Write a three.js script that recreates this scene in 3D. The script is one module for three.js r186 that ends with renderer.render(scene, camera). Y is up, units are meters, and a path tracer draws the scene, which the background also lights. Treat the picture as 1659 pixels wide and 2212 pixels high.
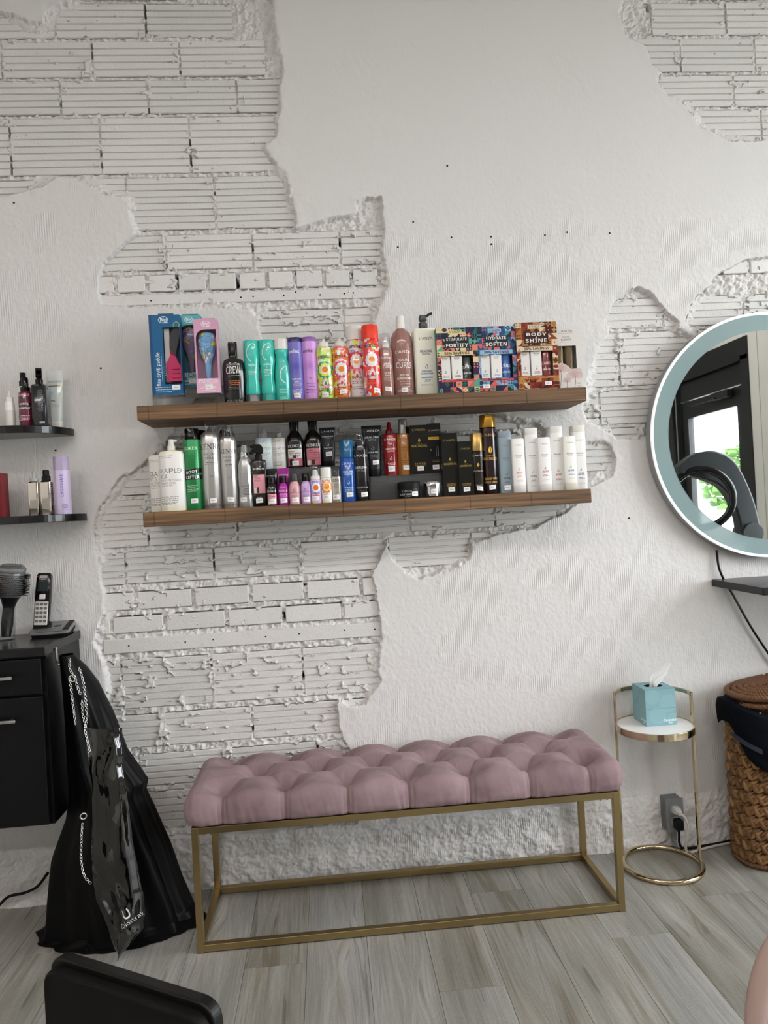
import * as THREE from 'three';
import { RoundedBoxGeometry } from 'three/addons/geometries/RoundedBoxGeometry.js';
import { mergeGeometries, toCreasedNormals } from 'three/addons/utils/BufferGeometryUtils.js';
import { RectAreaLightUniformsLib } from 'three/addons/lights/RectAreaLightUniformsLib.js';

// ---------- camera, sky, lamps, exposure ----------
const scene = new THREE.Scene();
const camera = new THREE.PerspectiveCamera(2 * Math.atan(1106 / 1600) * 180 / Math.PI, 1659 / 2212, 0.05, 80);
camera.position.set(0, 1.191, 2.463);
camera.rotation.order = 'YXZ';
camera.rotation.set(0.0006, -0.078, -0.0549);
scene.add(camera);
scene.background = new THREE.Color(0.97, 0.98, 1.0);          // white overcast sky outside the shop
scene.backgroundIntensity = 12;
RectAreaLightUniformsLib.init();
const EXPOSURE = 1.19;
const CEILING = 3.3, ROOM = { x0: -2.6, x1: 3.25, z1: 8.0 };
const LAMPS = [[-1.5, 2.7], [0.3, 2.9], [2.1, 2.9], [-1.5, 4.9], [0.3, 4.9]];   // ceiling strip lamps, x and z
const LAMP_W = 1.2, LAMP_D = 0.16, LAMP_POWER = 26;

const renderer = new THREE.WebGLRenderer({ antialias: true });
renderer.toneMapping = THREE.LinearToneMapping;
renderer.toneMappingExposure = EXPOSURE;
renderer.shadowMap.enabled = true;
renderer.shadowMap.type = THREE.PCFSoftShadowMap;

// ---------- helpers ----------
function rng(seed) { let s = seed >>> 0; return () => { s = (s + 0x6D2B79F5) | 0; let t = Math.imul(s ^ (s >>> 15), 1 | s); t = (t + Math.imul(t ^ (t >>> 7), 61 | t)) ^ t; return ((t ^ (t >>> 14)) >>> 0) / 4294967296; }; }
const HASH = (() => { const r = rng(77), a = new Float32Array(65536); for (let i = 0; i < a.length; i++) a[i] = r(); return a; })();
function noise(x, y) {                                         // smooth value noise, 0..1
  const i = Math.floor(x), j = Math.floor(y), fx = x - i, fy = y - j, u = fx * fx * (3 - 2 * fx), v = fy * fy * (3 - 2 * fy);
  const h = (a, b) => HASH[((a & 255) << 8) ^ ((b * 167) & 65535) ^ ((b & 255))];
  const a = h(i, j), b = h(i + 1, j), c = h(i, j + 1), d = h(i + 1, j + 1);
  return a + (b - a) * u + (c - a) * v + (a - b - c + d) * u * v;
}
const fbm = (x, y, n = 3) => { let s = 0, a = 0.5, t = 0; for (let k = 0; k < n; k++) { s += a * noise(x + 17 * k, y + 31 * k); t += a; a *= 0.5; x *= 2.03; y *= 2.03; } return s / t; };
const clamp = (v, a = 0, b = 1) => Math.min(b, Math.max(a, v));
const sstep = (a, b, v) => { const t = clamp((v - a) / (b - a)); return t * t * (3 - 2 * t); };
const lerp = (a, b, t) => a + (b - a) * t;
const S = (hex) => new THREE.Color(hex);
const taken = {};
function numbered(n) { const k = taken[n] || 0; taken[n] = k + 1; return k ? n + '_' + String(k).padStart(3, '0') : n; }
function fin(m) { m.castShadow = true; m.receiveShadow = true; return m; }
function mesh(name, geo, mat, parent, pos, rot) {
  const m = fin(new THREE.Mesh(geo, mat)); m.name = parent ? name : numbered(name);
  if (pos) m.position.set(...pos); if (rot) m.rotation.set(...rot);
  (parent || scene).add(m); return m;
}
function thing(name, label, category, pos = [0, 0, 0], turn = 0, group) {
  const o = new THREE.Group(); o.name = numbered(name); o.position.set(...pos); o.rotation.y = turn;
  o.userData = { label, category }; if (group) o.userData.group = group; scene.add(o); return o;
}
function structure(name, label) { const o = new THREE.Group(); o.name = name; o.userData = { kind: 'structure', label, category: name.split('_')[0] }; scene.add(o); return o; }
function mat(color, roughness = 0.6, o = {}) { return new THREE.MeshPhysicalMaterial({ color: typeof color === 'string' ? S(color) : color, roughness, ...o }); }
const box = (w, h, d, x = 0, y = 0, z = 0) => new THREE.BoxGeometry(w, h, d).translate(x, y, z);
const rbox = (w, h, d, r = 0.002, x = 0, y = 0, z = 0, s = 2) => new RoundedBoxGeometry(w, h, d, s, Math.min(r, w / 2.01, h / 2.01, d / 2.01)).translate(x, y, z);
const cyl = (r0, r1, h, x = 0, y = 0, z = 0, s = 28) => new THREE.CylinderGeometry(r1, r0, h, s).translate(x, y, z);   // r0 at the foot
const V = (a) => new THREE.Vector3(...a);
function tube(pts, r, seg = 60, rs = 8, closed = false) { return new THREE.TubeGeometry(new THREE.CatmullRomCurve3(pts.map(V), closed), seg, r, rs, closed); }
const plain = (g) => { const q = g.index ? g.toNonIndexed() : g; for (const k of Object.keys(q.attributes)) if (!['position', 'normal', 'uv'].includes(k)) q.deleteAttribute(k); return q; };
const join = (list) => mergeGeometries(list.map(plain));
function loft(rows, n = 2, seg = 36, crease = 0.7) {           // rows [y, half width, half depth, dx, dz]; front (+z) at the middle of u
  const P = [], U = [], I = [], y0 = rows[0][0], y1 = rows[rows.length - 1][0];
  const sgn = (c) => Math.sign(c) * Math.abs(c) ** (2 / n);
  rows.forEach(([y, ax, az, dx = 0, dz = 0]) => {
    for (let i = 0; i <= seg; i++) {
      const a = -Math.PI + 2 * Math.PI * i / seg, sx = sgn(Math.sin(a)), cz = sgn(Math.cos(a));
      P.push(ax * sx + dx, y, az * cz + dz);
      const u = n > 3 ? (cz > 0.9 ? 0.5 + sx * 0.5 : (a < 0 ? 0 : 1)) : 0.5 + a / Math.PI;
      U.push(clamp(u, 0.012, 0.988), (y - y0) / (y1 - y0));
    }
  });
  const w = seg + 1;
  for (let j = 0; j < rows.length - 1; j++) for (let i = 0; i < seg; i++) { const a = j * w + i, b = a + 1, c = a + w, d = c + 1; I.push(a, b, d, a, d, c); }
  for (const [j, up] of [[0, 0], [rows.length - 1, 1]]) {
    const [y, , , dx = 0, dz = 0] = rows[j]; P.push(dx, y, dz); U.push(0.012, up ? 0.99 : 0.01); const c = P.length / 3 - 1;
    for (let i = 0; i < seg; i++) up ? I.push(j * w + i, j * w + i + 1, c) : I.push(j * w + i + 1, j * w + i, c);
  }
  const g = new THREE.BufferGeometry(); g.setAttribute('position', new THREE.Float32BufferAttribute(P, 3)); g.setAttribute('uv', new THREE.Float32BufferAttribute(U, 2)); g.setIndex(I);
  g.computeVertexNormals(); return toCreasedNormals(g, crease);
}
function sheet(nu, nv, f) {                                     // grid surface; f(u, v) gives [x, y, z]
  const P = [], U = [], I = [];
  for (let j = 0; j <= nv; j++) for (let i = 0; i <= nu; i++) { P.push(...f(i / nu, j / nv)); U.push(i / nu, j / nv); }
  for (let j = 0; j < nv; j++) for (let i = 0; i < nu; i++) { const a = j * (nu + 1) + i, b = a + 1, c = a + nu + 1, d = c + 1; I.push(a, b, d, a, d, c); }
  const g = new THREE.BufferGeometry(); g.setAttribute('position', new THREE.Float32BufferAttribute(P, 3)); g.setAttribute('uv', new THREE.Float32BufferAttribute(U, 2)); g.setIndex(I); g.computeVertexNormals(); return g;
}
function dataTex(w, h, f, srgb, wrap = true) {
  const d = new Uint8Array(w * h * 4);
  for (let j = 0; j < h; j++) for (let i = 0; i < w; i++) { const c = f(i, j), k = (j * w + i) * 4; if (c.length) { d[k] = c[0]; d[k + 1] = c[1]; d[k + 2] = c[2]; } else d[k] = d[k + 1] = d[k + 2] = c; d[k + 3] = 255; }
  const t = new THREE.DataTexture(d, w, h); t.magFilter = THREE.LinearFilter; t.minFilter = THREE.LinearMipmapLinearFilter; t.generateMipmaps = true;
  if (wrap) t.wrapS = t.wrapT = THREE.RepeatWrapping; if (srgb) t.colorSpace = THREE.SRGBColorSpace; t.needsUpdate = true; return t;
}
function xyUV(g, s = 1, ox = 0, oy = 0) { const p = g.attributes.position, u = new Float32Array(p.count * 2); for (let i = 0; i < p.count; i++) { u[2 * i] = (p.getX(i) + ox) / s; u[2 * i + 1] = (p.getY(i) + oy) / s; } g.setAttribute('uv', new THREE.BufferAttribute(u, 2)); return g; }
// ---------- shared materials ----------
const brass = mat('#a8946a', 0.34, { metalness: 1 });
const shinyGold = mat('#d3c3a2', 0.1, { metalness: 1 });
const chrome = mat('#d8d8d8', 0.12, { metalness: 1 });
const steel = mat('#a9abad', 0.3, { metalness: 1 });
const blackGloss = mat('#08080a', 0.16, { specularIntensity: 0.7 });
const blackMatte = mat('#0b0c0d', 0.55, { specularIntensity: 0.5 });
const whitePlastic = mat('#e8e6e2', 0.4);
const clearPlastic = mat('#f4f6f7', 0.06, { transmission: 1, thickness: 0, ior: 1.45 });
const frostPlastic = mat('#e9ebec', 0.3, { transmission: 0.75, thickness: 0, ior: 1.4 });

// ---------- room shell ----------
const roomPaint = mat('#d9d7d2', 0.8), darkFrame = mat('#15171b', 0.35);
{
  const { x0, x1, z1 } = ROOM, H = CEILING;
  const c = structure('ceiling', 'white painted ceiling'); mesh('ceiling_board', box(x1 - x0 + 0.4, 0.1, z1 + 0.4, (x0 + x1) / 2, H + 0.05, z1 / 2), roomPaint, c);
  const l = structure('wall_left', 'white painted side wall'); mesh('wall_board', box(0.15, H, z1, x0 - 0.075, H / 2, z1 / 2), roomPaint, l);
  const b = structure('wall_rear', 'white painted wall opposite the shelves'); mesh('wall_board', box(x1 - x0 + 0.3, H, 0.15, (x0 + x1) / 2, H / 2, z1 + 0.075), roomPaint, b);
  // the shop front: right wall with a wide window and the glazed door
  const r = structure('wall_right', 'white boarded shop front wall with window and glazed door');
  const wz0 = 0.55, wz1 = 2.35, wy0 = 0.6, wy1 = 2.75, dz0 = 3.08, dz1 = 4.26, dy1 = 2.24;
  const slab = (za, zb, ya, yb) => box(0.2, yb - ya, zb - za, x1 + 0.1, (ya + yb) / 2, (za + zb) / 2);
  mesh('wall_board', join([slab(0, wz0, 0, H), slab(wz0, wz1, 0, wy0), slab(wz0, wz1, wy1, H), slab(wz1, dz0, 0, H), slab(dz0, dz1, dy1, H), slab(dz1, z1, 0, H)]), roomPaint, r);
  for (let k = 0; k < 4; k++) mesh('board', rbox(0.02, H - 0.1, 0.172, 0.003, x1 - 0.01, H / 2, wz1 + 0.09 + k * 0.178), mat('#cfcdc8', 0.6), r);
  const w = structure('window_1', 'wide shop window with black frame');
  const fr = (za, zb, ya, yb) => box(0.08, yb - ya, zb - za, x1 + 0.06, (ya + yb) / 2, (za + zb) / 2);
  for (const a of [[wz0, wz0 + 0.05, wy0, wy1], [wz1 - 0.05, wz1, wy0, wy1], [wz0 + 0.05, wz1 - 0.05, wy0, wy0 + 0.05], [wz0 + 0.05, wz1 - 0.05, wy1 - 0.05, wy1], [1.43, 1.47, wy0 + 0.05, wy1 - 0.05]]) mesh('window_frame', fr(...a), darkFrame, w);
  for (const [a, e] of [[wz0 + 0.05, 1.43], [1.47, wz1 - 0.05]]) mesh('pane', box(0.004, wy1 - wy0 - 0.1, e - a, x1 + 0.06, (wy0 + wy1) / 2, (a + e) / 2), clearPlastic, w);
  const d = structure('door_1', 'black framed glazed shop door with overhead closer');
  mesh('door_frame', join([fr(dz0, dz0 + 0.09, 0, dy1), fr(dz1 - 0.09, dz1, 0, dy1), fr(dz0 + 0.09, dz1 - 0.09, 2.04, dy1)]), darkFrame, d);
  mesh('trim_board', box(0.03, 0.17, dz1 - dz0 + 0.16, x1 - 0.016, dy1 + 0.05, (dz0 + dz1) / 2), darkFrame, d);
  mesh('trim_board', box(0.03, dy1, 0.1, x1 - 0.016, dy1 / 2, dz0 - 0.03), darkFrame, d);
  mesh('trim_board', box(0.03, dy1, 0.1, x1 - 0.016, dy1 / 2, dz1 + 0.03), darkFrame, d);
  const leaf = (za, zb, ya, yb) => box(0.05, yb - ya, zb - za, x1 + 0.05, (ya + yb) / 2, (za + zb) / 2);
  mesh('door_leaf', join([leaf(dz0 + 0.09, dz0 + 0.19, 0.01, 2.03), leaf(dz1 - 0.2, dz1 - 0.09, 0.01, 2.03), leaf(dz0 + 0.19, dz1 - 0.2, 1.88, 2.03), leaf(dz0 + 0.19, dz1 - 0.2, 0.01, 0.3)]), darkFrame, d);
  mesh('pane', box(0.006, 1.58, dz1 - dz0 - 0.39, x1 + 0.05, 1.09, (dz0 + dz1) / 2), clearPlastic, d);
  mesh('door_closer', join([rbox(0.06, 0.06, 0.24, 0.01, x1 - 0.01, 1.99, 3.42), box(0.02, 0.015, 0.42, x1 - 0.05, 1.97, 3.66)]), mat('#3a3c3f', 0.35, { metalness: 0.7 }), d);
}
// ---------- ceiling lamps ----------
const glow = new THREE.MeshStandardMaterial({ color: 0xffffff, emissive: new THREE.Color(1, 0.965, 0.94), emissiveIntensity: 4, roughness: 0.5 });
LAMPS.forEach(([x, z], i) => {
  const t = thing('ceiling_lamp', ['white strip lamp on the ceiling over the cabinet side', 'white strip lamp on the ceiling over the room middle', 'white strip lamp on the ceiling near the shop window', 'white strip lamp on the rear ceiling, cabinet side', 'white strip lamp on the rear ceiling, room middle'][i], 'lamp', [x, CEILING, z]);
  mesh('housing', rbox(LAMP_W + 0.04, 0.05, LAMP_D + 0.04, 0.008, 0, -0.026, 0), whitePlastic, t);
  mesh('diffuser', rbox(LAMP_W, 0.02, LAMP_D, 0.004, 0, -0.06, 0), glow, t);
  const L = new THREE.RectAreaLight(0xfff5ef, LAMP_POWER, LAMP_W, LAMP_D); L.position.set(x, CEILING - 0.073, z); L.lookAt(x, 0, z); L.name = 'ceiling_lamp_light'; scene.add(L);
});
// ---------- floor of grey planks ----------
{
  const fl = structure('floor', 'floor of weathered grey wood planks');
  mesh('subfloor', box(ROOM.x1 - ROOM.x0 + 0.4, 0.1, ROOM.z1 + 0.3, (ROOM.x0 + ROOM.x1) / 2, -0.0585, ROOM.z1 / 2), mat('#4b463f', 0.9), fl);
  const mats = [];
  for (let k = 0; k < 7; k++) {
    const ox = k * 37.3, warm = [0.1, 0.3, 0.6, 0.15, 0.45, 0.1, 0.5][k], dark = [0, 4, 9, -5, 2, -3, 6][k];
    const kn = [[0.3 + 0.4 * HASH[k * 9], 0.2 + 0.6 * HASH[k * 9 + 1]], [0.2 + 0.6 * HASH[k * 9 + 2], 0.1 + 0.8 * HASH[k * 9 + 3]]];
    const f = (i, j) => {
      const u = i / 256, v = j / 1024; let x = u * 0.165, y = v * 1.22, bend = 0;
      for (const [a, b] of kn) { const dx = (u - a) * 0.165, dy = (v - b) * 1.22; bend += 0.02 * Math.sign(dx) * Math.exp(-(dx * dx) / 0.0016 - (dy * dy) / 0.02); }
      x += bend + 0.012 * (fbm(x * 9 + ox, y * 2.2) - 0.5);
      const wide = fbm(x * 30 + ox, y * 2.1 + ox, 3), fine = fbm(x * 480 + ox, y * 11, 3), cath = 0.5 + 0.5 * Math.sin((x + 0.03 * fbm(x * 12 + ox, y * 1.4, 2)) * 420);
      const streak = sstep(0.64, 0.8, fbm(x * 42 + 5 + ox, y * 1.7 + 3, 3)), crack = sstep(0.74, 0.82, fbm(x * 110 + ox, y * 4.4 + 9, 3));
      const patch = fbm(x * 8 + ox, y * 3 + 2 * ox, 2);
      let g = 148 - dark + (wide - 0.5) * 40 + (fine - 0.5) * 34 + (cath - 0.5) * 9 * sstep(0.5, 0.7, patch) - streak * 17 - crack * 22 + (patch - 0.5) * 34 + (noise(i * 0.9 + ox, j * 0.35) - 0.5) * 16;
      const w = 0.75 * warm * (0.4 + 0.9 * (1 - patch)) + streak * 0.5;
      return [clamp(g + 4 * w, 0, 255), clamp(g - 1.5 * w, 0, 255), clamp(g - 4 - 11 * w, 0, 255)];
    };
    const t = dataTex(256, 1024, f, true);
    mats.push(mat('#ffffff', 0.42, { map: t, bumpMap: t, bumpScale: 0.0006 }));
  }
  const w = 0.1655, len = 1.22, geos = [1, -1].map((sg) => { const g = new RoundedBoxGeometry(w - 0.0008, 0.008, len - 0.0008, 1, 0.0006); const p = g.attributes.position, u = g.attributes.uv; for (let i = 0; i < p.count; i++) u.setXY(i, 0.5 + sg * p.getX(i) / w, 0.5 + sg * p.getZ(i) / len); return g; });
  const r = rng(5); let k = 0;
  for (let i = 0; ROOM.x0 + (i + 0.5) * w < ROOM.x1; i++) {
    const x = ROOM.x0 + (i + 0.5) * w, off = [0.12, 0.78, 0.43, 1.02, 0.27, 0.62][i % 6] + 0.1 * r();
    for (let z = off - len / 2; z < ROOM.z1 + len / 2 - 0.1; z += len) { mesh('plank', geos[k % 2], mats[(k * 3 + Math.floor(r() * 4)) % 7], fl, [x, -0.004, z]); k++; }
  }
}
// ---------- the shelf wall: plaster broken open over clay tiles and bricks ----------
const wallBack = structure('wall_back', 'white painted wall of broken plaster over ribbed clay tiles');
const HOLES=[
[-1.123,2.853,-0.952,2.856,-0.917,2.850,-0.881,2.835,-0.861,2.820,-0.816,2.829,-0.804,2.856,-0.778,2.876,-0.734,2.891,-0.707,2.987,-0.099,2.988,-0.082,2.881,-0.074,2.836,-0.071,2.774,-0.065,2.713,-0.064,2.660,-0.074,2.591,-0.075,2.530,-0.091,2.497,-0.097,2.442,-0.135,2.412,-0.102,2.370,-0.067,2.316,-0.054,2.277,-0.048,2.224,-0.044,2.185,-0.050,2.140,-0.016,2.151,0.031,2.165,0.077,2.175,0.131,2.181,0.163,2.196,0.153,2.219,0.188,2.234,0.235,2.236,0.240,2.171,0.245,2.125,0.237,2.063,0.246,2.001,0.249,1.939,0.241,1.909,0.225,1.886,0.205,1.833,0.187,1.787,0.158,1.681,0.167,1.572,0.288,1.521,0.476,1.528,0.616,1.499,0.679,1.483,0.735,1.478,0.756,1.437,0.738,1.391,0.729,1.345,0.779,1.264,0.865,1.228,0.843,1.185,0.818,1.163,0.788,1.147,0.746,1.137,0.702,1.114,0.655,1.108,0.577,1.101,0.538,1.085,0.498,1.079,0.480,1.065,0.489,1.047,0.471,1.014,0.422,0.981,0.381,0.973,0.334,0.967,0.293,0.966,0.254,0.987,0.238,1.011,0.210,1.040,0.198,1.069,0.197,1.100,0.184,1.065,0.155,1.018,0.139,0.983,0.145,0.941,0.151,0.884,0.154,0.833,0.163,0.774,0.155,0.736,0.139,0.668,0.149,0.635,0.115,0.593,0.094,0.559,0.050,0.556,0.007,0.581,-0.001,0.557,0.003,0.512,0.007,0.466,0.017,0.441,0.033,0.411,0.037,0.260,0.047,0.175,-0.184,0.175,-0.409,0.177,-0.542,0.180,-0.615,0.195,-0.709,0.353,-0.739,0.565,-0.741,0.729,-0.750,0.782,-0.764,0.828,-0.749,0.879,-0.728,0.926,-0.723,0.967,-0.729,1.013,-0.736,1.073,-0.748,1.133,-0.748,1.178,-0.744,1.208,-0.730,1.252,-0.711,1.273,-0.687,1.309,-0.656,1.345,-0.595,1.392,-0.542,1.415,-0.503,1.450,-0.479,1.495,-0.466,1.539,-0.392,1.596,-0.224,1.665,-0.171,1.739,-0.183,1.801,-0.187,1.846,-0.205,1.874,-0.272,1.884,-0.421,1.888,-0.568,1.899,-0.684,1.911,-0.691,1.931,-0.691,1.969,-0.687,2.006,-0.670,2.043,-0.647,2.065,-0.624,2.087,-0.578,2.123,-0.565,2.150,-0.582,2.176,-0.587,2.221,-0.596,2.251,-0.644,2.260,-0.679,2.283,-0.714,2.303,-0.742,2.324,-0.786,2.330,-0.807,2.326,-0.838,2.304,-0.874,2.291,-0.925,2.276,-0.962,2.266,-0.983,2.267,-1.155,2.248],
[1.098,1.913,1.138,1.896,1.184,1.839,1.231,1.790,1.270,1.748,1.457,1.678,1.273,1.366,1.160,1.406,1.103,1.390,0.996,1.398,0.954,1.427,0.899,1.459,0.886,1.510,0.895,1.557,0.911,1.612,0.930,1.666,0.948,1.697,0.966,1.728,0.997,1.758,0.987,1.806,1.005,1.845,1.023,1.868,1.048,1.891],
[0.886,1.392,0.947,1.400,0.975,1.380,0.987,1.319,0.976,1.273,0.926,1.252,0.886,1.233,0.844,1.276],
[1.122,2.991,1.104,2.880,1.087,2.851,1.096,2.824,1.107,2.785,1.109,2.766,1.154,2.753,1.178,2.737,1.185,2.713,1.199,2.673,1.222,2.649,1.200,2.625,1.219,2.593,1.242,2.566,1.274,2.548,1.306,2.521,1.337,2.496,1.352,2.461,1.417,2.431,1.457,2.410,1.532,2.405,1.598,2.412,1.768,2.410,1.802,2.992],
[1.745,2.014,1.550,1.995,1.525,1.996,1.483,1.986,1.449,1.974,1.397,1.952,1.363,1.929,1.353,1.905,1.310,1.874,1.283,1.840,1.263,1.780,1.324,1.683,1.722,1.603]];
// courses [bottom, top, kind, vertical joints]; t = ribbed tile, b = brick
const COURSES = [
  [2.905, 3.03, 't', [-0.95, -0.66, -0.37, 1.33, 1.6]],
  [2.782, 2.891, 't', [-1.07, -0.785, -0.499, -0.217, 1.206, 1.475, 1.75]],
  [2.655, 2.768, 't', [-1.24, -0.958, -0.675, -0.396, -0.115, 1.02, 1.304, 1.573, 1.85]],
  [2.534, 2.641, 't', [-1.06, -0.782, -0.504, -0.217, 0.07, 1.21, 1.49, 1.77]],
  [2.338, 2.520, 't', [-1.23, -0.947, -0.664, -0.378, -0.09, 1.3, 1.583, 1.86]],
  [2.152, 2.322, 't', [-1.16, -0.873, -0.59, -0.307, -0.02]],
  [2.022, 2.134, 't', [-0.76, -0.474, -0.193, 0.095, 0.38]],
  [1.950, 2.006, 'b', [-0.72, -0.64, -0.54, -0.444, -0.346, -0.248, -0.152, -0.062, 0.035, 0.126, 0.219, 0.32, 1.2, 1.3, 1.41, 1.51, 1.62, 1.72]],
  [1.777, 1.876, 't', [-0.21, 0.094, 0.38, 0.9, 1.19, 1.48, 1.77]],
  [1.580, 1.761, 't', [-0.36, -0.07, 0.22, 0.74, 1.027, 1.31, 1.6]],
  [1.450, 1.563, 't', [-0.5, -0.21, 0.08, 0.37, 0.66, 0.95, 1.24, 1.5]],
  [1.292, 1.434, 't', [-0.66, -0.37, -0.08, 0.21, 0.5, 0.79, 1.08]],
  [1.124, 1.276, 't', [-0.87, -0.58, -0.293, 0.001, 0.278, 0.567, 0.85]],
  [1.004, 1.106, 't', [-0.94, -0.657, -0.375, -0.092, 0.2, 0.48, 0.7]],
  [0.919, 0.978, 'b', [-0.82, -0.632, -0.447, -0.262, -0.082, 0.102, 0.28]],
  [0.845, 0.900, 'b', [-0.82, -0.712, -0.542, -0.343, -0.157, 0.037, 0.23]],
  [0.600, 0.757, 't', [-0.98, -0.689, -0.401, -0.104, 0.19, 0.48]],
  [0.473, 0.577, 't', [-0.86, -0.569, -0.278, 0.012, 0.3]],
  [0.345, 0.447, 't', [-0.94, -0.65, -0.36, -0.07, 0.22]],
  [0.205, 0.325, 't', [-0.8, -0.51, -0.22, 0.07, 0.36]],
];
function edgeDistance(x, y) {                                   // metres to the nearest break, negative inside an opening
  let best = 1e9, inside = false;
  for (const h of HOLES) {
    const n = h.length / 2; let inn = false;
    for (let i = 0, j = n - 1; i < n; j = i++) {
      const ax = h[2 * j], ay = h[2 * j + 1], bx = h[2 * i], by = h[2 * i + 1];
      if ((by > y) !== (ay > y) && x < (ax - bx) * (y - by) / (ay - by) + bx) inn = !inn;
      const ex = bx - ax, ey = by - ay, t = clamp(((x - ax) * ex + (y - ay) * ey) / (ex * ex + ey * ey)), dx = x - ax - t * ex, dy = y - ay - t * ey, d = dx * dx + dy * dy;
      if (d < best) best = d;
    }
    if (inn) inside = true;
  }
  return (inside ? -1 : 1) * Math.sqrt(best);
}
const PL = 0.015;                                              // how far the plaster stands before the tiles
const plasterFace = (x, y) => PL + 0.006 * (fbm(x * 1.7 + 3, y * 1.7 + 8, 2) - 0.5);
function wallHeight(x, y, e0) {
  const e = e0 + 0.011 * (fbm(x * 34, y * 34, 3) - 0.5) + 0.004 * (noise(x * 170, y * 170) - 0.5);
  const rough = fbm(x * 85 + 4, y * 85, 3), grit = noise(x * 260, y * 260);
  let hp = plasterFace(x, y); const hp0 = hp;
  const low = sstep(0.21, 0.15, y);                             // the rough cement foot of the wall
  hp += low * (0.02 * (fbm(x * 22, y * 22, 4) - 0.45) + 0.007 * (rough - 0.5) + 0.003 * (grit - 0.5) + 0.004);
  hp -= 0.014 * sstep(0.0045, 0.001, Math.abs(y - 0.178 - 0.01 * (fbm(x * 5, 2, 2) - 0.5))) * sstep(0.3, 0.5, noise(x * 3, 7));
  // mortar between the tiles
  let hm = -0.022, near = 1;
  let c = null; for (const k of COURSES) { if (y >= k[0] && y <= k[1]) { c = k; near = 0.5; break; } }
  const jd = c ? Math.min(y - c[0], c[1] - y) : 0;
  const bed = -0.0035 + 0.017 * (rough - 0.5) + 0.005 * (grit - 0.5) + 0.008 * (fbm(x * 9, y * 9, 2) - 0.5);
  if (!c) hm = bed;
  else {
    let vx = 1, covered = false; for (let k = 0; k < c[3].length; k++) { const v = c[3][k]; vx = Math.min(vx, Math.abs(x - v)); if (k && x > c[3][k - 1] && x < v && v - c[3][k - 1] < 0.328) covered = true; }
    if (!covered) hm = bed;
    const gap = fbm(x * 11 + 2, y * 30 + 5, 2);
    if (vx < 0.011) hm = gap > 0.66 ? -0.03 : bed - 0.002;
    const smear = fbm(x * 42 + 9, y * 60 + 1, 3), region = fbm(x * 2.3 + 5, y * 2.6 + 1, 2), clean = sstep(2.0, 2.2, y) * 0.1;
    if (jd < 0.02 && smear > 0.62 + jd * 9 + clean) hm = Math.max(hm, 0.0008 + 0.018 * (smear - 0.55) + 0.004 * (rough - 0.5));
    if (smear > 0.78 + clean - 0.12 * sstep(0.5, 0.68, region)) hm = Math.max(hm, 0.001 + 0.004 * rough);
    if (vx < 0.025 && smear > 0.63 + clean * 0.6) hm = Math.max(hm, 0.001 + 0.004 * rough);
  }
  // crumbled slope where the plaster broke off
  const slope = 0.003 + 0.03 * sstep(0.54, 0.74, fbm(x * 4.2 + 7, y * 4.2 + 2, 2));
  const t = sstep(-slope, 0.003, e);
  const rubble = sstep(-0.045, -0.004, e) * sstep(0.54, 0.66, fbm(x * 7 + 3, y * 7, 2)) * (e < 0 ? 1 : 0);
  if (rubble > 0) hm = Math.max(hm, -0.008 + rubble * (0.012 + 0.014 * (rough - 0.4)));
  let h = lerp(hm, hp, t);
  h += t * (1 - t) * 4 * (0.016 * (rough - 0.5) + 0.004 * (grit - 0.5));
  h += sstep(0.06, 0.0, e) * t * (0.003 * (fbm(x * 30, y * 30, 2) - 0.5));
  return { h, e, hp0, low };
}
const paintBump = dataTex(512, 512, (i, j) => 255 * clamp(0.5 + 0.5 * (fbm(i / 9, j / 9, 3) - 0.5) + 0.35 * (fbm(i / 42, j / 42, 2) - 0.5)), false);
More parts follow.
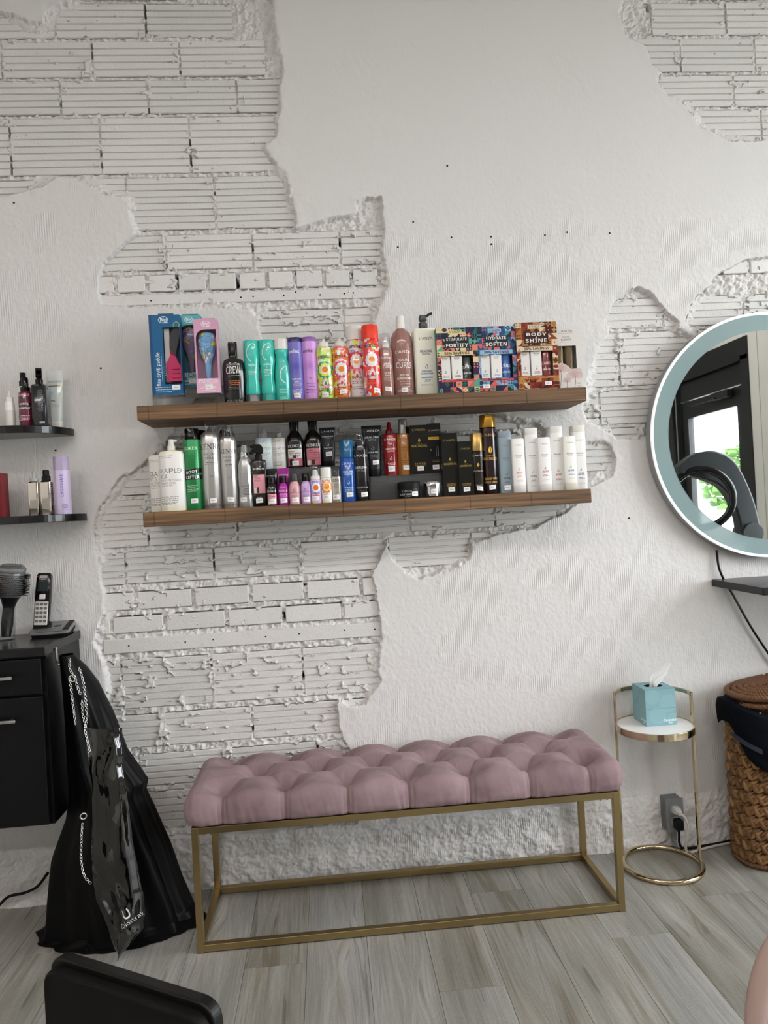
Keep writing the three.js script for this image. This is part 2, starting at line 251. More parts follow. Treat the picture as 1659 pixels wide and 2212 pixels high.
// plaster relief over 3 m: trowel combing in patches, roller stipple, scratches
const COMB = [[-0.85, 1.95, 0.38, 0.42], [-0.75, 1.62, 0.3, 0.2], [-0.95, 1.1, 0.4, 0.35], [-0.72, 0.95, 0.12, 0.3], [0.5, 1.95, 0.5, 0.2], [0.62, 1.76, 0.45, 0.14], [0.95, 1.95, 0.3, 0.25], [0.75, 1.0, 0.35, 0.18], [1.2, 0.9, 0.35, 0.25], [1.35, 1.98, 0.3, 0.2], [0.85, 0.7, 0.4, 0.2], [1.0, 0.55, 0.3, 0.22], [0.12, 0.5, 0.16, 0.14], [0.6, 0.1, 0.6, 0.08], [1.25, 0.45, 0.2, 0.3], [0.5, 0.85, 0.2, 0.3]];
const plasterBump = dataTex(2048, 2048, (i, j) => {
  const x = i / 2048 * 3 - 1.3, y = j / 2048 * 3;
  let m = 0; for (const [cx, cy, sx, sy] of COMB) m = Math.max(m, 1 - Math.hypot((x - cx) / sx, (y - cy) / sy));
  const patch = sstep(0.52, 0.64, fbm(x * 13 + 2, y * 17 + 1, 3) + 0.2 * clamp(m) - 0.06) * sstep(0, 0.25, m);
  const sp = 0.0072, wob = 0.012 * (fbm(x * 5, y * 2.4, 2) - 0.5);
  const comb = 0.5 + 0.5 * Math.sin((x + wob) / sp * 2 * Math.PI);
  const deep = 0.45 + 0.9 * (noise(x * 30, y * 12) - 0.2);
  const upper = sstep(2.05, 2.3, y);
  let h = 0.5 + patch * deep * 0.3 * (comb - 0.55);
  h += (1 - 0.55 * upper) * 0.3 * (fbm(x * 120, y * 90, 3) - 0.5) + 0.2 * (fbm(x * 30, y * 30, 3) - 0.5) + 0.25 * (1 - upper) * (fbm(x * 60 + 9, y * 22, 2) - 0.5);
  h -= 0.4 * sstep(0.0022, 0.0006, Math.abs(x + 0.914 + 0.03 * (fbm(2, y * 5, 3) - 0.5))) * sstep(1.1, 1.2, y) * sstep(1.5, 1.45, y);
  return 255 * clamp(h);
}, false);
const plasterMat = mat('#dddcdb', 0.58, { bumpMap: plasterBump, bumpScale: 0.0042 });
const mortarMat = mat('#dad9d7', 0.6, { bumpMap: paintBump, bumpScale: 0.0012 });
const tileMats = ['#dbdad8', '#d7d7d5', '#dedddb'].map((c) => mat(c, 0.42, { bumpMap: paintBump, bumpScale: 0.0014 }));
{
  const cell = 0.0032, blk = 10, B = cell * blk, X0 = -1.32, X1 = 1.98, Y1 = 3.0;
  const nx = Math.round((X1 - X0) / B), ny = Math.round(Y1 / B);
  const parts = { plaster: { P: [], I: [], map: new Map() }, mortar: { P: [], I: [], map: new Map() } };
  const H = new Map();
  const hAt = (i, j) => { const k = i * 4096 + j; let v = H.get(k); if (!v) { const x = X0 + i * cell, y = j * cell; v = wallHeight(x, y, edgeDistance(x, y)); H.set(k, v); } return v; };
  const vert = (p, i, j, z) => { const k = i * 4096 + j; let n = p.map.get(k); if (n === undefined) { n = p.P.length / 3; p.P.push(X0 + i * cell, j * cell, z); p.map.set(k, n); } return n; };
  for (let bj = 0; bj < ny; bj++) for (let bi = 0; bi < nx; bi++) {
    const cx = X0 + (bi + 0.5) * B, cy = (bj + 0.5) * B, e = edgeDistance(cx, cy);
    if (e > 0.075 && cy > 0.25) {
      const p = parts.plaster, i = bi * blk, j = bj * blk, z = (a, b) => plasterFace(X0 + a * cell, b * cell);
      const a = vert(p, i, j, z(i, j)), b = vert(p, i + blk, j, z(i + blk, j)), c = vert(p, i, j + blk, z(i, j + blk)), d = vert(p, i + blk, j + blk, z(i + blk, j + blk));
      p.I.push(a, b, d, a, d, c); continue;
    }
    for (let q = 0; q < blk; q++) for (let s = 0; s < blk; s++) {
      const i = bi * blk + s, j = bj * blk + q, A = hAt(i, j), Bq = hAt(i + 1, j), C = hAt(i, j + 1), D = hAt(i + 1, j + 1);
      if (Math.max(A.h, Bq.h, C.h, D.h) < -0.0215 && A.e < -0.02) continue;
      const p = A.e + D.e > -0.004 ? parts.plaster : parts.mortar;
      const a = vert(p, i, j, A.h), b = vert(p, i + 1, j, Bq.h), c = vert(p, i, j + 1, C.h), d = vert(p, i + 1, j + 1, D.h);
      p.I.push(a, b, d, a, d, c);
    }
  }
  for (const [name, p, m] of [['plaster', parts.plaster, plasterMat], ['mortar', parts.mortar, mortarMat]]) {
    const g = new THREE.BufferGeometry(); g.setAttribute('position', new THREE.Float32BufferAttribute(p.P, 3)); g.setIndex(p.I); g.computeVertexNormals();
    name === 'plaster' ? xyUV(g, 3, 1.3, 0) : xyUV(g, 0.3); mesh(name, g, m, wallBack);
  }
  // the rest of the wall, out of frame, and the solid core behind
  const flat = [box(X0 - ROOM.x0, CEILING, 0.06, (X0 + ROOM.x0) / 2, CEILING / 2, PL - 0.03), box(ROOM.x1 - X1, CEILING, 0.06, (X1 + ROOM.x1) / 2, CEILING / 2, PL - 0.03), box(nx * B, CEILING - ny * B, 0.06, X0 + nx * B / 2, (CEILING + ny * B) / 2, PL - 0.03)];
  mesh('plaster', xyUV(join(flat), 3, 1.3, 0), plasterMat, wallBack);
  mesh('wall_core', box(ROOM.x1 - ROOM.x0 + 0.4, CEILING, 0.15, (ROOM.x0 + ROOM.x1) / 2, CEILING / 2, -0.13), mat('#4a4642', 0.95), wallBack);
  // tiles and bricks
  const tileGeo = {};
  function ribbed(w, h) {
    const key = w.toFixed(3) + h.toFixed(3); if (tileGeo[key]) return tileGeo[key];
    const n = Math.round(h / 0.0225), pit = h / n, s = new THREE.Shape(); s.moveTo(-0.045, 0); s.lineTo(-0.002, 0); s.lineTo(0, 0.002);
    for (let k = 1; k < n; k++) { const y = k * pit; s.lineTo(0, y - 0.003); s.lineTo(-0.006, y - 0.0018); s.lineTo(-0.006, y + 0.0014); s.lineTo(-0.0008, y + 0.0034); }
    s.lineTo(0, h - 0.002); s.lineTo(-0.002, h); s.lineTo(-0.045, h); s.closePath();
    const g = new THREE.ExtrudeGeometry(s, { depth: w, bevelEnabled: false }); g.rotateY(-Math.PI / 2); g.translate(w, 0, 0);
    const p = g.attributes.position; for (let i = 0; i < p.count; i++) { }
    return tileGeo[key] = xyUV(toCreasedNormals(g, 0.3), 0.3);
  }
  const r = rng(31);
  for (const [y0, y1, kind, js] of COURSES) for (let k = 0; k < js.length - 1; k++) {
    const x0 = js[k] + 0.004, x1 = js[k + 1] - 0.004; if (x1 - x0 > 0.32) continue; 
    let open = false; for (let a = 0; a <= 6 && !open; a++) for (let b = 0; b <= 3; b++) if (edgeDistance(lerp(x0, x1, a / 6), lerp(y0, y1, b / 3)) < 0.01) { open = true; break; }
    if (!open) continue;
    const dz = -0.0015 + 0.003 * r(), m = tileMats[Math.floor(r() * 3)];
    if (kind === 't') { const t = mesh('clay_tile', ribbed(x1 - x0, y1 - y0), m, wallBack, [x0, y0 + 0.002 * (r() - 0.5), dz]); t.rotation.z = 0.006 * (r() - 0.5); t.rotation.y = 0.006 * (r() - 0.5); }
    else { const g = xyUV(new RoundedBoxGeometry(x1 - x0 - 0.004, y1 - y0 - 0.003, 0.05, 1, 0.003), 0.3, r(), r()); mesh('brick', g, m, wallBack, [(x0 + x1) / 2, (y0 + y1) / 2, -0.0235 + dz + 0.003 * r()], [0.02 * (r() - 0.5), 0.03 * (r() - 0.5), 0.016 * (r() - 0.5)]); }
  }
  // painted wooden nailing strips and old nail holes
  const strip = (x0, x1, y0, y1, z, holes) => {
    const g = xyUV(new RoundedBoxGeometry(x1 - x0, y1 - y0, 0.04, 1, 0.002), 0.3); mesh('nailing_strip', g, tileMats[0], wallBack, [(x0 + x1) / 2, (y0 + y1) / 2, z - 0.02]);
    for (const [x, f] of holes) mesh('nail_hole', cyl(0.0028, 0.0028, 0.001, 0, 0, 0, 8).rotateX(Math.PI / 2), blackMatte, wallBack, [x, lerp(y0, y1, f), z + 0.0003]);
  };
  strip(-0.72, 0.27, 1.908, 1.941, 0.002, [[-0.53, 0.4], [-0.24, 0.45], [-0.2, 0.5], [-0.1, 0.5], [-0.06, 0.8], [0.02, 0.45], [0.1, 0.5], [0.13, 0.55]]);
  strip(-0.74, 0.27, 0.782, 0.827, 0.003, [[-0.66, 0.5], [-0.48, 0.5], [-0.39, 0.55], [-0.22, 0.5], [-0.11, 0.55], [0.04, 0.6], [0.14, 0.5]]);
  strip(-0.62, 0.06, 0.168, 0.196, 0.004, [[-0.3, 0.5], [-0.2, 0.5], [-0.1, 0.6]]);
  for (const [x, y] of [[0.467, 2.337], [0.342, 2.152], [0.286, 2.069], [0.468, 2.097], [0.603, 2.096], [0.602, 2.071], [0.787, 2.096], [0.864, 2.104], [1.012, 2.097], [-0.939, 2.244], [-0.697, 1.705], [-0.939, 1.544], [-0.852, 1.447], [1.025, 1.126]]) mesh('nail_hole', cyl(0.0032, 0.0032, 0.002, 0, 0, 0, 8).rotateX(Math.PI / 2), blackMatte, wallBack, [x, y, plasterFace(x, y) + 0.0004]);
}
// ---------- tufted bench ----------
{
  const L = 1.22, D = 0.335, Hf = 0.348, q = 0.019;
  const t = thing('tufted_bench', 'dusty pink button-tufted velvet bench on a thin gold frame', 'bench', [0.19, 0, 0.377 - D / 2]);
  const post = rbox(q, Hf, q, 0.0012), rail = rbox(L - 2 * q, q, q, 0.0012), side = rbox(q, q, D - 2 * q, 0.0012);
  for (const sx of [-1, 1]) for (const sz of [-1, 1]) mesh('leg', post, brass, t, [sx * (L / 2 - q / 2), Hf / 2, sz * (D / 2 - q / 2)]);
  for (const sz of [-1, 1]) { mesh('lower_rail', rail, brass, t, [0, q / 2 + 0.004, sz * (D / 2 - q / 2)]); mesh('upper_rail', rail, brass, t, [0, Hf - q / 2, sz * (D / 2 - q / 2)]); }
  for (const sx of [-1, 1]) { mesh('lower_rail', side, brass, t, [sx * (L / 2 - q / 2), q / 2 + 0.004, 0]); mesh('upper_rail', side, brass, t, [sx * (L / 2 - q / 2), Hf - q / 2, 0]); }
  const bolt = new THREE.SphereGeometry(0.0042, 10, 8);
  for (const sx of [-1, 1]) for (const sz of [-1, 1]) for (const [o, y] of [[0.034, 0.003], [0.054, 0.003], [0.034, Hf - q - 0.002], [0.054, Hf - q - 0.002]]) mesh('bolt', bolt, shinyGold, t, [sx * (L / 2 - o), y, sz * (D / 2 - q / 2)]);
  // cushion: rounded block pulled in at the buttons, pleats running between them
  const W = 1.246, H = 0.088, DD = 0.362, R = 0.046, g = new THREE.BoxGeometry(W, H, DD, 330, 28, 110);
  const pos = g.attributes.position, rowsZ = [0.115, -0.003, -0.118], px = 0.174, btn = [];
  rowsZ.forEach((z, k) => { const n = k === 1 ? 6 : 7; for (let i = 0; i < n; i++) btn.push([(i - (n - 1) / 2) * px, z, k]); });
  const segs = [];
  for (const [x, z, k] of btn) for (const [x2, z2, k2] of btn) if (k2 === k + 1 && Math.abs(x - x2) < px * 0.6) segs.push([x, z, x2, z2]);
  for (const [x, z, k] of btn) if (k === 0) segs.push([x, z, x, 0.2]); else if (k === 2) segs.push([x, z, x, -0.2]);
  const segD = (x, z, [ax, az, bx, bz]) => { const ex = bx - ax, ez = bz - az, u = clamp(((x - ax) * ex + (z - az) * ez) / (ex * ex + ez * ez)); return Math.hypot(x - ax - u * ex, z - az - u * ez); };
  const v = new THREE.Vector3(), inner = new THREE.Vector3(), nn = new THREE.Vector3();
  for (let i = 0; i < pos.count; i++) {
    v.fromBufferAttribute(pos, i);
    inner.set(clamp(v.x, -W / 2 + R, W / 2 - R), clamp(v.y, -H / 2 + R * 0.3, H / 2 - R), clamp(v.z, -DD / 2 + R, DD / 2 - R));
    nn.copy(v).sub(inner); const ky = v.y < inner.y ? 1 / 0.3 : 1, len = Math.hypot(nn.x, nn.y * ky, nn.z), sc = len > R ? R / len : 1;
    const out = inner.clone().addScaledVector(nn, sc), up = len > 1e-6 ? nn.y / len : 0;
    let db = 9, dl = 9; const X = out.x, Zz = out.z;
    for (const b of btn) db = Math.min(db, Math.hypot(X - b[0], Zz - b[1]));
    for (const s of segs) dl = Math.min(dl, segD(X, Zz, s));
    const top = sstep(-0.012, 0.03, out.y);
    const ang = Math.atan2(Zz, X - Math.round(X / px * 2) * px / 2), wr = 0.004 * (fbm(X * 150 + 7, Zz * 16, 2) - 0.5) * Math.exp(-((db / 0.05) ** 2));
    const puff = 0.009 * sstep(0, 0.08, db) * sstep(-0.07, 0.045, dl);
    const dip = 0.042 * Math.exp(-((db / 0.029) ** 1.2)) + 0.0055 * Math.exp(-dl / 0.0034) * sstep(0.12, 0.02, db) + 0.0018 * Math.exp(-((dl / 0.016) ** 2));
    if (ky === 1) out.y += (puff - dip + wr) * top;
    const front = Math.abs(out.z) > DD / 2 - R * 0.75 ? Math.sign(out.z) : 0;
    if (front) { let dp = 9, si = 1; for (const b of btn) if (b[2] !== 1 && Math.abs(X - b[0]) < Math.abs(dp)) dp = X - b[0]; dp = Math.abs(dp); const low = sstep(-H / 2, -H / 2 + 0.03, out.y);
      out.z += front * (0.007 * sstep(0, 0.06, dp) * low - 0.0095 * Math.exp(-dp / 0.0048) - 0.003 * Math.exp(-(((dp - 0.011) / 0.003) ** 2)) + 0.005 * (fbm(X * 130 + out.y * 30, 3, 2) - 0.5) * (1 - 0.7 * low)); }
    const end = Math.abs(out.x) > W / 2 - R * 0.75 ? Math.sign(out.x) : 0;
    if (end) out.x += end * (0.008 * sstep(-H / 2, 0, out.y) + 0.003 * (fbm(Zz * 90 + out.y * 25, out.y * 12, 2) - 0.5));
    pos.setXYZ(i, out.x, out.y, out.z);
  }
  g.computeVertexNormals();
  const nap = dataTex(512, 256, (i, j) => { const n = fbm(i / 40, j / 26, 3), s = fbm(i / 9, j / 7, 2); const k = 0.5 + 1.5 * (n - 0.5) + 0.4 * (s - 0.5); return [127 + 27 * k, 105 + 25 * k, 109 + 25 * k]; }, true);
  { const u = g.attributes.uv, p = g.attributes.position; for (let i = 0; i < p.count; i++) u.setXY(i, p.getX(i) * 1.1, p.getZ(i) * 2.2 + p.getY(i) * 2); }
  mesh('cushion', g, mat('#ffffff', 0.85, { map: nap, sheen: 0.8, sheenRoughness: 0.4, sheenColor: S('#cdb2b8') }), t, [0, Hf + H / 2 - 0.001, 0]);
  const bg = new THREE.SphereGeometry(0.009, 14, 8); bg.scale(1, 0.5, 1);
  for (const [x, z] of btn) mesh('button', bg, mat('#7e5f66', 0.85, { sheen: 0.5, sheenColor: S('#cdb2b8') }), t, [x, Hf + H - 0.041, z]);
}
// ---------- wooden shelves ----------
const woodTex = (seed) => dataTex(1024, 256, (i, j) => {
  const x = i / 1024 * 1.4, y = j / 256 * 0.3 + seed;
  const yy = y + 0.012 * (fbm(x * 3 + seed, y * 5, 2) - 0.5), g = fbm(x * 5 + seed * 7, yy * 230, 3), w = fbm(x * 2.2, yy * 38 + seed, 3), knot = Math.hypot((x - 1.02) * 2.2, (y - seed - 0.09) * 9);
  const saw = sstep(0.0022, 0.0006, Math.abs(((x + 0.008 * noise(y * 20, Math.floor(x / 0.19)) + 0.03 * noise(Math.floor(x / 0.19), 3)) % 0.19) - 0.06));
  let k = 0.5 + 1.0 * (g - 0.5) + 0.7 * (w - 0.5) - 0.5 * sstep(0.3, 0.02, knot) * (0.5 + 0.5 * Math.sin(knot * 80)) - 0.45 * saw;
  return [clamp(64 + 84 * k, 0, 255), clamp(48 + 64 * k, 0, 255), clamp(32 + 46 * k, 0, 255)];
}, true);
{
  const add = (x0, x1, y, label, seed) => {
    const w = x1 - x0, th = 0.044, d = 0.2, g = new RoundedBoxGeometry(w, th, d, 2, 0.003), p = g.attributes.position, nrm = g.attributes.normal, u = g.attributes.uv;
    for (let i = 0; i < p.count; i++) { const flat = Math.abs(nrm.getY(i)) > 0.7; u.setXY(i, (p.getX(i) + w / 2) / 1.4, (flat ? p.getZ(i) + 0.15 : p.getY(i) + 0.05 + (Math.abs(nrm.getX(i)) > 0.7 ? p.getZ(i) * 0.2 : 0)) / 0.3); if (Math.abs(nrm.getX(i)) > 0.7) u.setXY(i, (p.getZ(i) + 0.3) / 1.4, (p.getY(i) + 0.05) / 0.3); }
    const tx = woodTex(seed), m = mesh('wall_shelf', g, mat('#ffffff', 0.62, { map: tx, bumpMap: tx, bumpScale: 0.0012 }), null, [(x0 + x1) / 2, y + th / 2, d / 2 + 0.003]);
    m.userData = { label, category: 'shelf', group: 'thick brown wooden wall shelves' };
  };
  add(-0.546, 0.832, 1.505, 'upper thick brown wooden wall shelf carrying brush boxes and bottles', 0.0);
  add(-0.545, 0.83, 1.186, 'lower thick brown wooden wall shelf carrying two rows of bottles', 3.7);
}
const SH1 = 1.549, SH2 = 1.23;
// ---------- round side table ----------
{
  const r = 0.121, t = thing('side_table', 'small round side table with polished gold frame and white top', 'table', [1.02, 0, 0.142]);
  const ty = 0.459;
  mesh('base_ring', new THREE.TorusGeometry(r, 0.0085, 14, 72).rotateX(Math.PI / 2), shinyGold, t, [0, 0.0085, 0]);
  const aL = Math.PI * 1.17, aR = Math.PI * 0.02;              // where the two uprights stand on the ring
  const upr = (a) => rbox(0.014, 0.545, 0.007, 0.001).rotateY(-a + Math.PI / 2);
  for (const a of [aL, aR]) mesh('leg', upr(a), shinyGold, t, [(r + 0.001) * Math.cos(a), 0.012 + 0.2725, (r + 0.001) * Math.sin(a)]);
  const arc = []; for (let k = 0; k <= 40; k++) { const a = lerp(aL, Math.PI * 2 + aR, k / 40); arc.push([a]); }
  const P = []; const half = 0.006, th = 0.0035;
  mesh('handle_rail', (() => { const s = sheet(40, 4, (u, v) => { const a = lerp(aL - 0.05, Math.PI * 2 + aR + 0.05, u), c = [[r - th, half], [r + th, half], [r + th, -half], [r - th, -half], [r - th, half]][Math.round(v * 4)]; return [c[0] * Math.cos(a), c[1], c[0] * Math.sin(a)]; }); return toCreasedNormals(s, 0.5); })(), shinyGold, t, [0, 0.553, 0]);
  mesh('rim', new THREE.LatheGeometry([[r - 0.004, -0.019], [r, -0.019], [r + 0.0005, -0.018], [r + 0.0005, 0.002], [r, 0.003], [r - 0.003, 0.003], [r - 0.004, 0.002], [r - 0.004, -0.019]].map((p) => new THREE.Vector2(...p)), 72), shinyGold, t, [0, ty, 0]);
  mesh('table_top', cyl(r - 0.0042, r - 0.0042, 0.012, 0, -0.006, 0, 64), mat('#efedec', 0.22), t, [0, ty, 0]);
}
// ---------- tissue box ----------
{
  const t = thing('tissue_box', 'pale teal cube tissue box with a white tissue standing out', 'tissue box', [1.035, 0.459, 0.11], 0.0);
  const w = 0.1, h = 0.117, cut = new THREE.Shape(); cut.moveTo(-w / 2, -w / 2); cut.lineTo(w / 2, -w / 2); cut.lineTo(w / 2, w / 2); cut.lineTo(-w / 2, w / 2); cut.closePath();
  const hole = new THREE.Path(); hole.absellipse(0, 0, 0.03, 0.022, 0, Math.PI * 2, true); cut.holes.push(hole);
  const c = document.createElement('canvas'); c.width = 256; c.height = 300; const x = c.getContext('2d'); x.fillStyle = '#7fa9b0'; x.fillRect(0, 0, 256, 300); x.fillStyle = 'rgba(150,190,196,0.35)';
  for (const [a, b, r] of [[60, 60, 60], [190, 120, 75], [100, 220, 70], [230, 250, 50]]) { x.beginPath(); x.arc(a, b, r, 0, 7); x.fill(); }
  x.fillStyle = '#eef4f4'; x.font = 'italic bold 30px serif'; x.textAlign = 'center'; x.fillText('Genuine', 205, 268); x.font = 'italic bold 20px serif'; x.fillText('Joe', 205, 286);
  const tx = new THREE.CanvasTexture(c); tx.colorSpace = THREE.SRGBColorSpace; const m = mat('#ffffff', 0.5, { map: tx });
  const pl = (ry) => new THREE.PlaneGeometry(w, h).translate(0, h / 2, w / 2).rotateY(ry);
  const body = new THREE.BoxGeometry(w, h, w).translate(0, h / 2, 0).toNonIndexed(); { const n = body.attributes.normal, p = [], u = [], q = []; for (let i = 0; i < n.count; i++) if (n.getY(i) < 0.5) { p.push(body.attributes.position.getX(i), body.attributes.position.getY(i), body.attributes.position.getZ(i)); q.push(n.getX(i), n.getY(i), n.getZ(i)); u.push(body.attributes.uv.getX(i), body.attributes.uv.getY(i)); } body.setAttribute('position', new THREE.Float32BufferAttribute(p, 3)); body.setAttribute('normal', new THREE.Float32BufferAttribute(q, 3)); body.setAttribute('uv', new THREE.Float32BufferAttribute(u, 2)); }
  mesh('carton', body, m, t);
  mesh('lid_panel', new THREE.ExtrudeGeometry(cut, { depth: 0.001, bevelEnabled: false, curveSegments: 24 }).rotateX(-Math.PI / 2), mat('#7fa9b0', 0.5), t, [0, h - 0.0005, 0]);
  mesh('flap_edge', rbox(w + 0.0008, 0.0008, 0.0006, 0.0002, 0, 0.055, w / 2), mat('#5f8a92', 0.5), t);
  mesh('tissue', sheet(20, 24, (u, v) => { const a = (u - 0.5) * 2.4, rr = lerp(0.02, 0.026, v) * (1 + 0.35 * Math.sin(u * 19 + v * 3)), tw = v * 1.3; return [Math.sin(a + tw) * rr * 0.9 + 0.045 * v * v + 0.006 * Math.sin(v * 9 + u * 4), h - 0.012 + 0.078 * v - 0.02 * v * (u - 0.5), Math.cos(a + tw) * rr * 0.5 - 0.008]; }), mat('#f3f3f3', 0.9, { transmission: 0.35, thickness: 0, side: THREE.DoubleSide }), t);
}
// ---------- round mirror ----------
{
  const t = thing('round_mirror', 'large round wall mirror with frosted light ring and thin white rim', 'mirror', [1.512, 1.383, 0.035]);
  const R = 0.416, z = 0.026, disc = (r0, r1, zz) => new THREE.RingGeometry(r0, r1, 128, 1).translate(0, 0, zz);
  mesh('casing', cyl(R, R, 0.034, 0, 0, 0, 128).rotateX(Math.PI / 2), mat('#9b9c9d', 0.5, { metalness: 0.3 }), t, [0, 0, 0.006]);
  mesh('rim', new THREE.LatheGeometry([[R - 0.009, 0], [R, 0], [R + 0.0008, 0.001], [R, 0.004], [R - 0.009, 0.004], [R - 0.009, 0]].map((p) => new THREE.Vector2(...p)), 128).rotateX(Math.PI / 2), new THREE.MeshStandardMaterial({ color: 0xf4f7f8, roughness: 0.35, emissive: new THREE.Color(0.95, 1, 1), emissiveIntensity: 0.15 }), t, [0, 0, 0.023]);
  mesh('frosted_ring', cyl(R - 0.009, R - 0.009, 0.002, 0, 0, 0, 128).rotateX(Math.PI / 2), mat('#80999a', 0.55, { clearcoat: 0.6, clearcoatRoughness: 0.03 }), t, [0, 0, 0.0245]);
  mesh('glass', cyl(R - 0.062, R - 0.062, 0.001, 0, 0, 0, 128).rotateX(Math.PI / 2), mat('#e6ecea', 0.012, { metalness: 1 }), t, [0, 0, 0.0258]);
}
{
  const t = mesh('mirror_cord', tube([[1.32, 1.0, 0.03], [1.327, 0.932, 0.03], [1.375, 0.834, 0.029], [1.435, 0.718, 0.029], [1.5, 0.61, 0.029], [1.62, 0.4, 0.029], [1.72, 0.2, 0.03], [1.76, 0.012, 0.04]], 0.0042, 90), blackGloss, null);
  t.userData = { label: 'black power cord hanging from the round mirror down the wall', category: 'cord' };
}
// ---------- right counter (only its corner shows) ----------
{
  const t = thing('wall_counter', 'black wall counter corner below the round mirror', 'counter', [1.3, 0, 0.022]);
  mesh('worktop', rbox(1.2, 0.024, 0.3, 0.003, 0.6, 0.889, 0.15), mat('#0e0e10', 0.28, { specularIntensity: 0.6 }), t);
  mesh('cabinet_body', rbox(0.5, 0.5, 0.27, 0.003, 0.92, 0.626, 0.14), mat('#131418', 0.3), t);
  mesh('drawer', rbox(0.48, 0.13, 0.018, 0.003, 0.92, 0.8, 0.284), mat('#131418', 0.3), t);
  mesh('handle', rbox(0.12, 0.01, 0.012, 0.003, 0.92, 0.79, 0.3), steel, t);
}
// ---------- left wall cabinet ----------
{
  const bl = mat('#07080b', 0.34, { specularIntensity: 0.5 }), t = thing('wall_cabinet', 'black floating wall cabinet with bar handles under the corded phone', 'cabinet', [-0.803, 0, 0.022]);
  mesh('worktop', rbox(0.9, 0.026, 0.305, 0.003, -0.45, 0.855, 0.1525), mat('#101114', 0.22, { specularIntensity: 0.7 }), t);
  mesh('cabinet_body', box(0.888, 0.476, 0.28, -0.45, 0.604, 0.141), bl, t);
  const d = mesh('drawer', rbox(0.44, 0.1, 0.018, 0.003, -0.235, 0.786, 0.29), bl, t); mesh('handle', join([rbox(0.15, 0.009, 0.008, 0.002, 0, 0, 0.022), box(0.008, 0.008, 0.02, -0.06, 0, 0.012), box(0.008, 0.008, 0.02, 0.06, 0, 0.012)]), steel, d, [0.06, 0.0, 0.0].map((v, i) => [ -0.235 + 0.075, 0.79, 0.298][i]));
  const o = mesh('door', rbox(0.44, 0.36, 0.018, 0.003, -0.235, 0.55, 0.29), bl, t); mesh('handle', join([rbox(0.15, 0.009, 0.008, 0.002, 0, 0, 0.022), box(0.008, 0.008, 0.02, -0.06, 0, 0.012), box(0.008, 0.008, 0.02, 0.06, 0, 0.012)]), steel, o, [-0.157, 0.67, 0.298]);
  const h = mesh('hook', join([rbox(0.003, 0.045, 0.014, 0.001, 0.0025, 0.0, 0), new THREE.TorusGeometry(0.011, 0.003, 8, 16, Math.PI).rotateZ(Math.PI).translate(0.013, -0.018, 0), cyl(0.003, 0.003, 0.012, 0.024, -0.013, 0, 8)]), chrome, t, [0, 0.83, 0.225]);
}
// ---------- black cape with shiny vinyl panel, hung from the hook ----------
const CHAINS=[[[-0.742,0.826,0.275],[-0.739,0.800,0.285],[-0.729,0.783,0.290],[-0.714,0.732,0.290]],
[[-0.739,0.775,0.290],[-0.734,0.722,0.295],[-0.727,0.650,0.300]],
[[-0.717,0.799,0.275],[-0.705,0.762,0.285],[-0.698,0.714,0.295],[-0.696,0.661,0.300],[-0.701,0.635,0.305],[-0.695,0.610,0.310],[-0.688,0.579,0.315]],
[[-0.708,0.710,0.295],[-0.705,0.671,0.300],[-0.698,0.640,0.305]],
[[-0.715,0.379,0.325],[-0.718,0.336,0.330],[-0.721,0.280,0.330],[-0.713,0.241,0.335],[-0.698,0.224,0.340]]];
const APRON=[[-0.707,0.638,-0.607,0.625,0.295],[-0.700,0.565,-0.603,0.551,0.305],[-0.689,0.484,-0.599,0.468,0.312],[-0.693,0.386,-0.591,0.377,0.318],[-0.697,0.298,-0.580,0.280,0.323],[-0.697,0.222,-0.566,0.190,0.327],[-0.681,0.150,-0.561,0.119,0.330],[-0.662,0.077,-0.568,0.076,0.331],[-0.638,0.004,-0.630,0.009,0.331]];
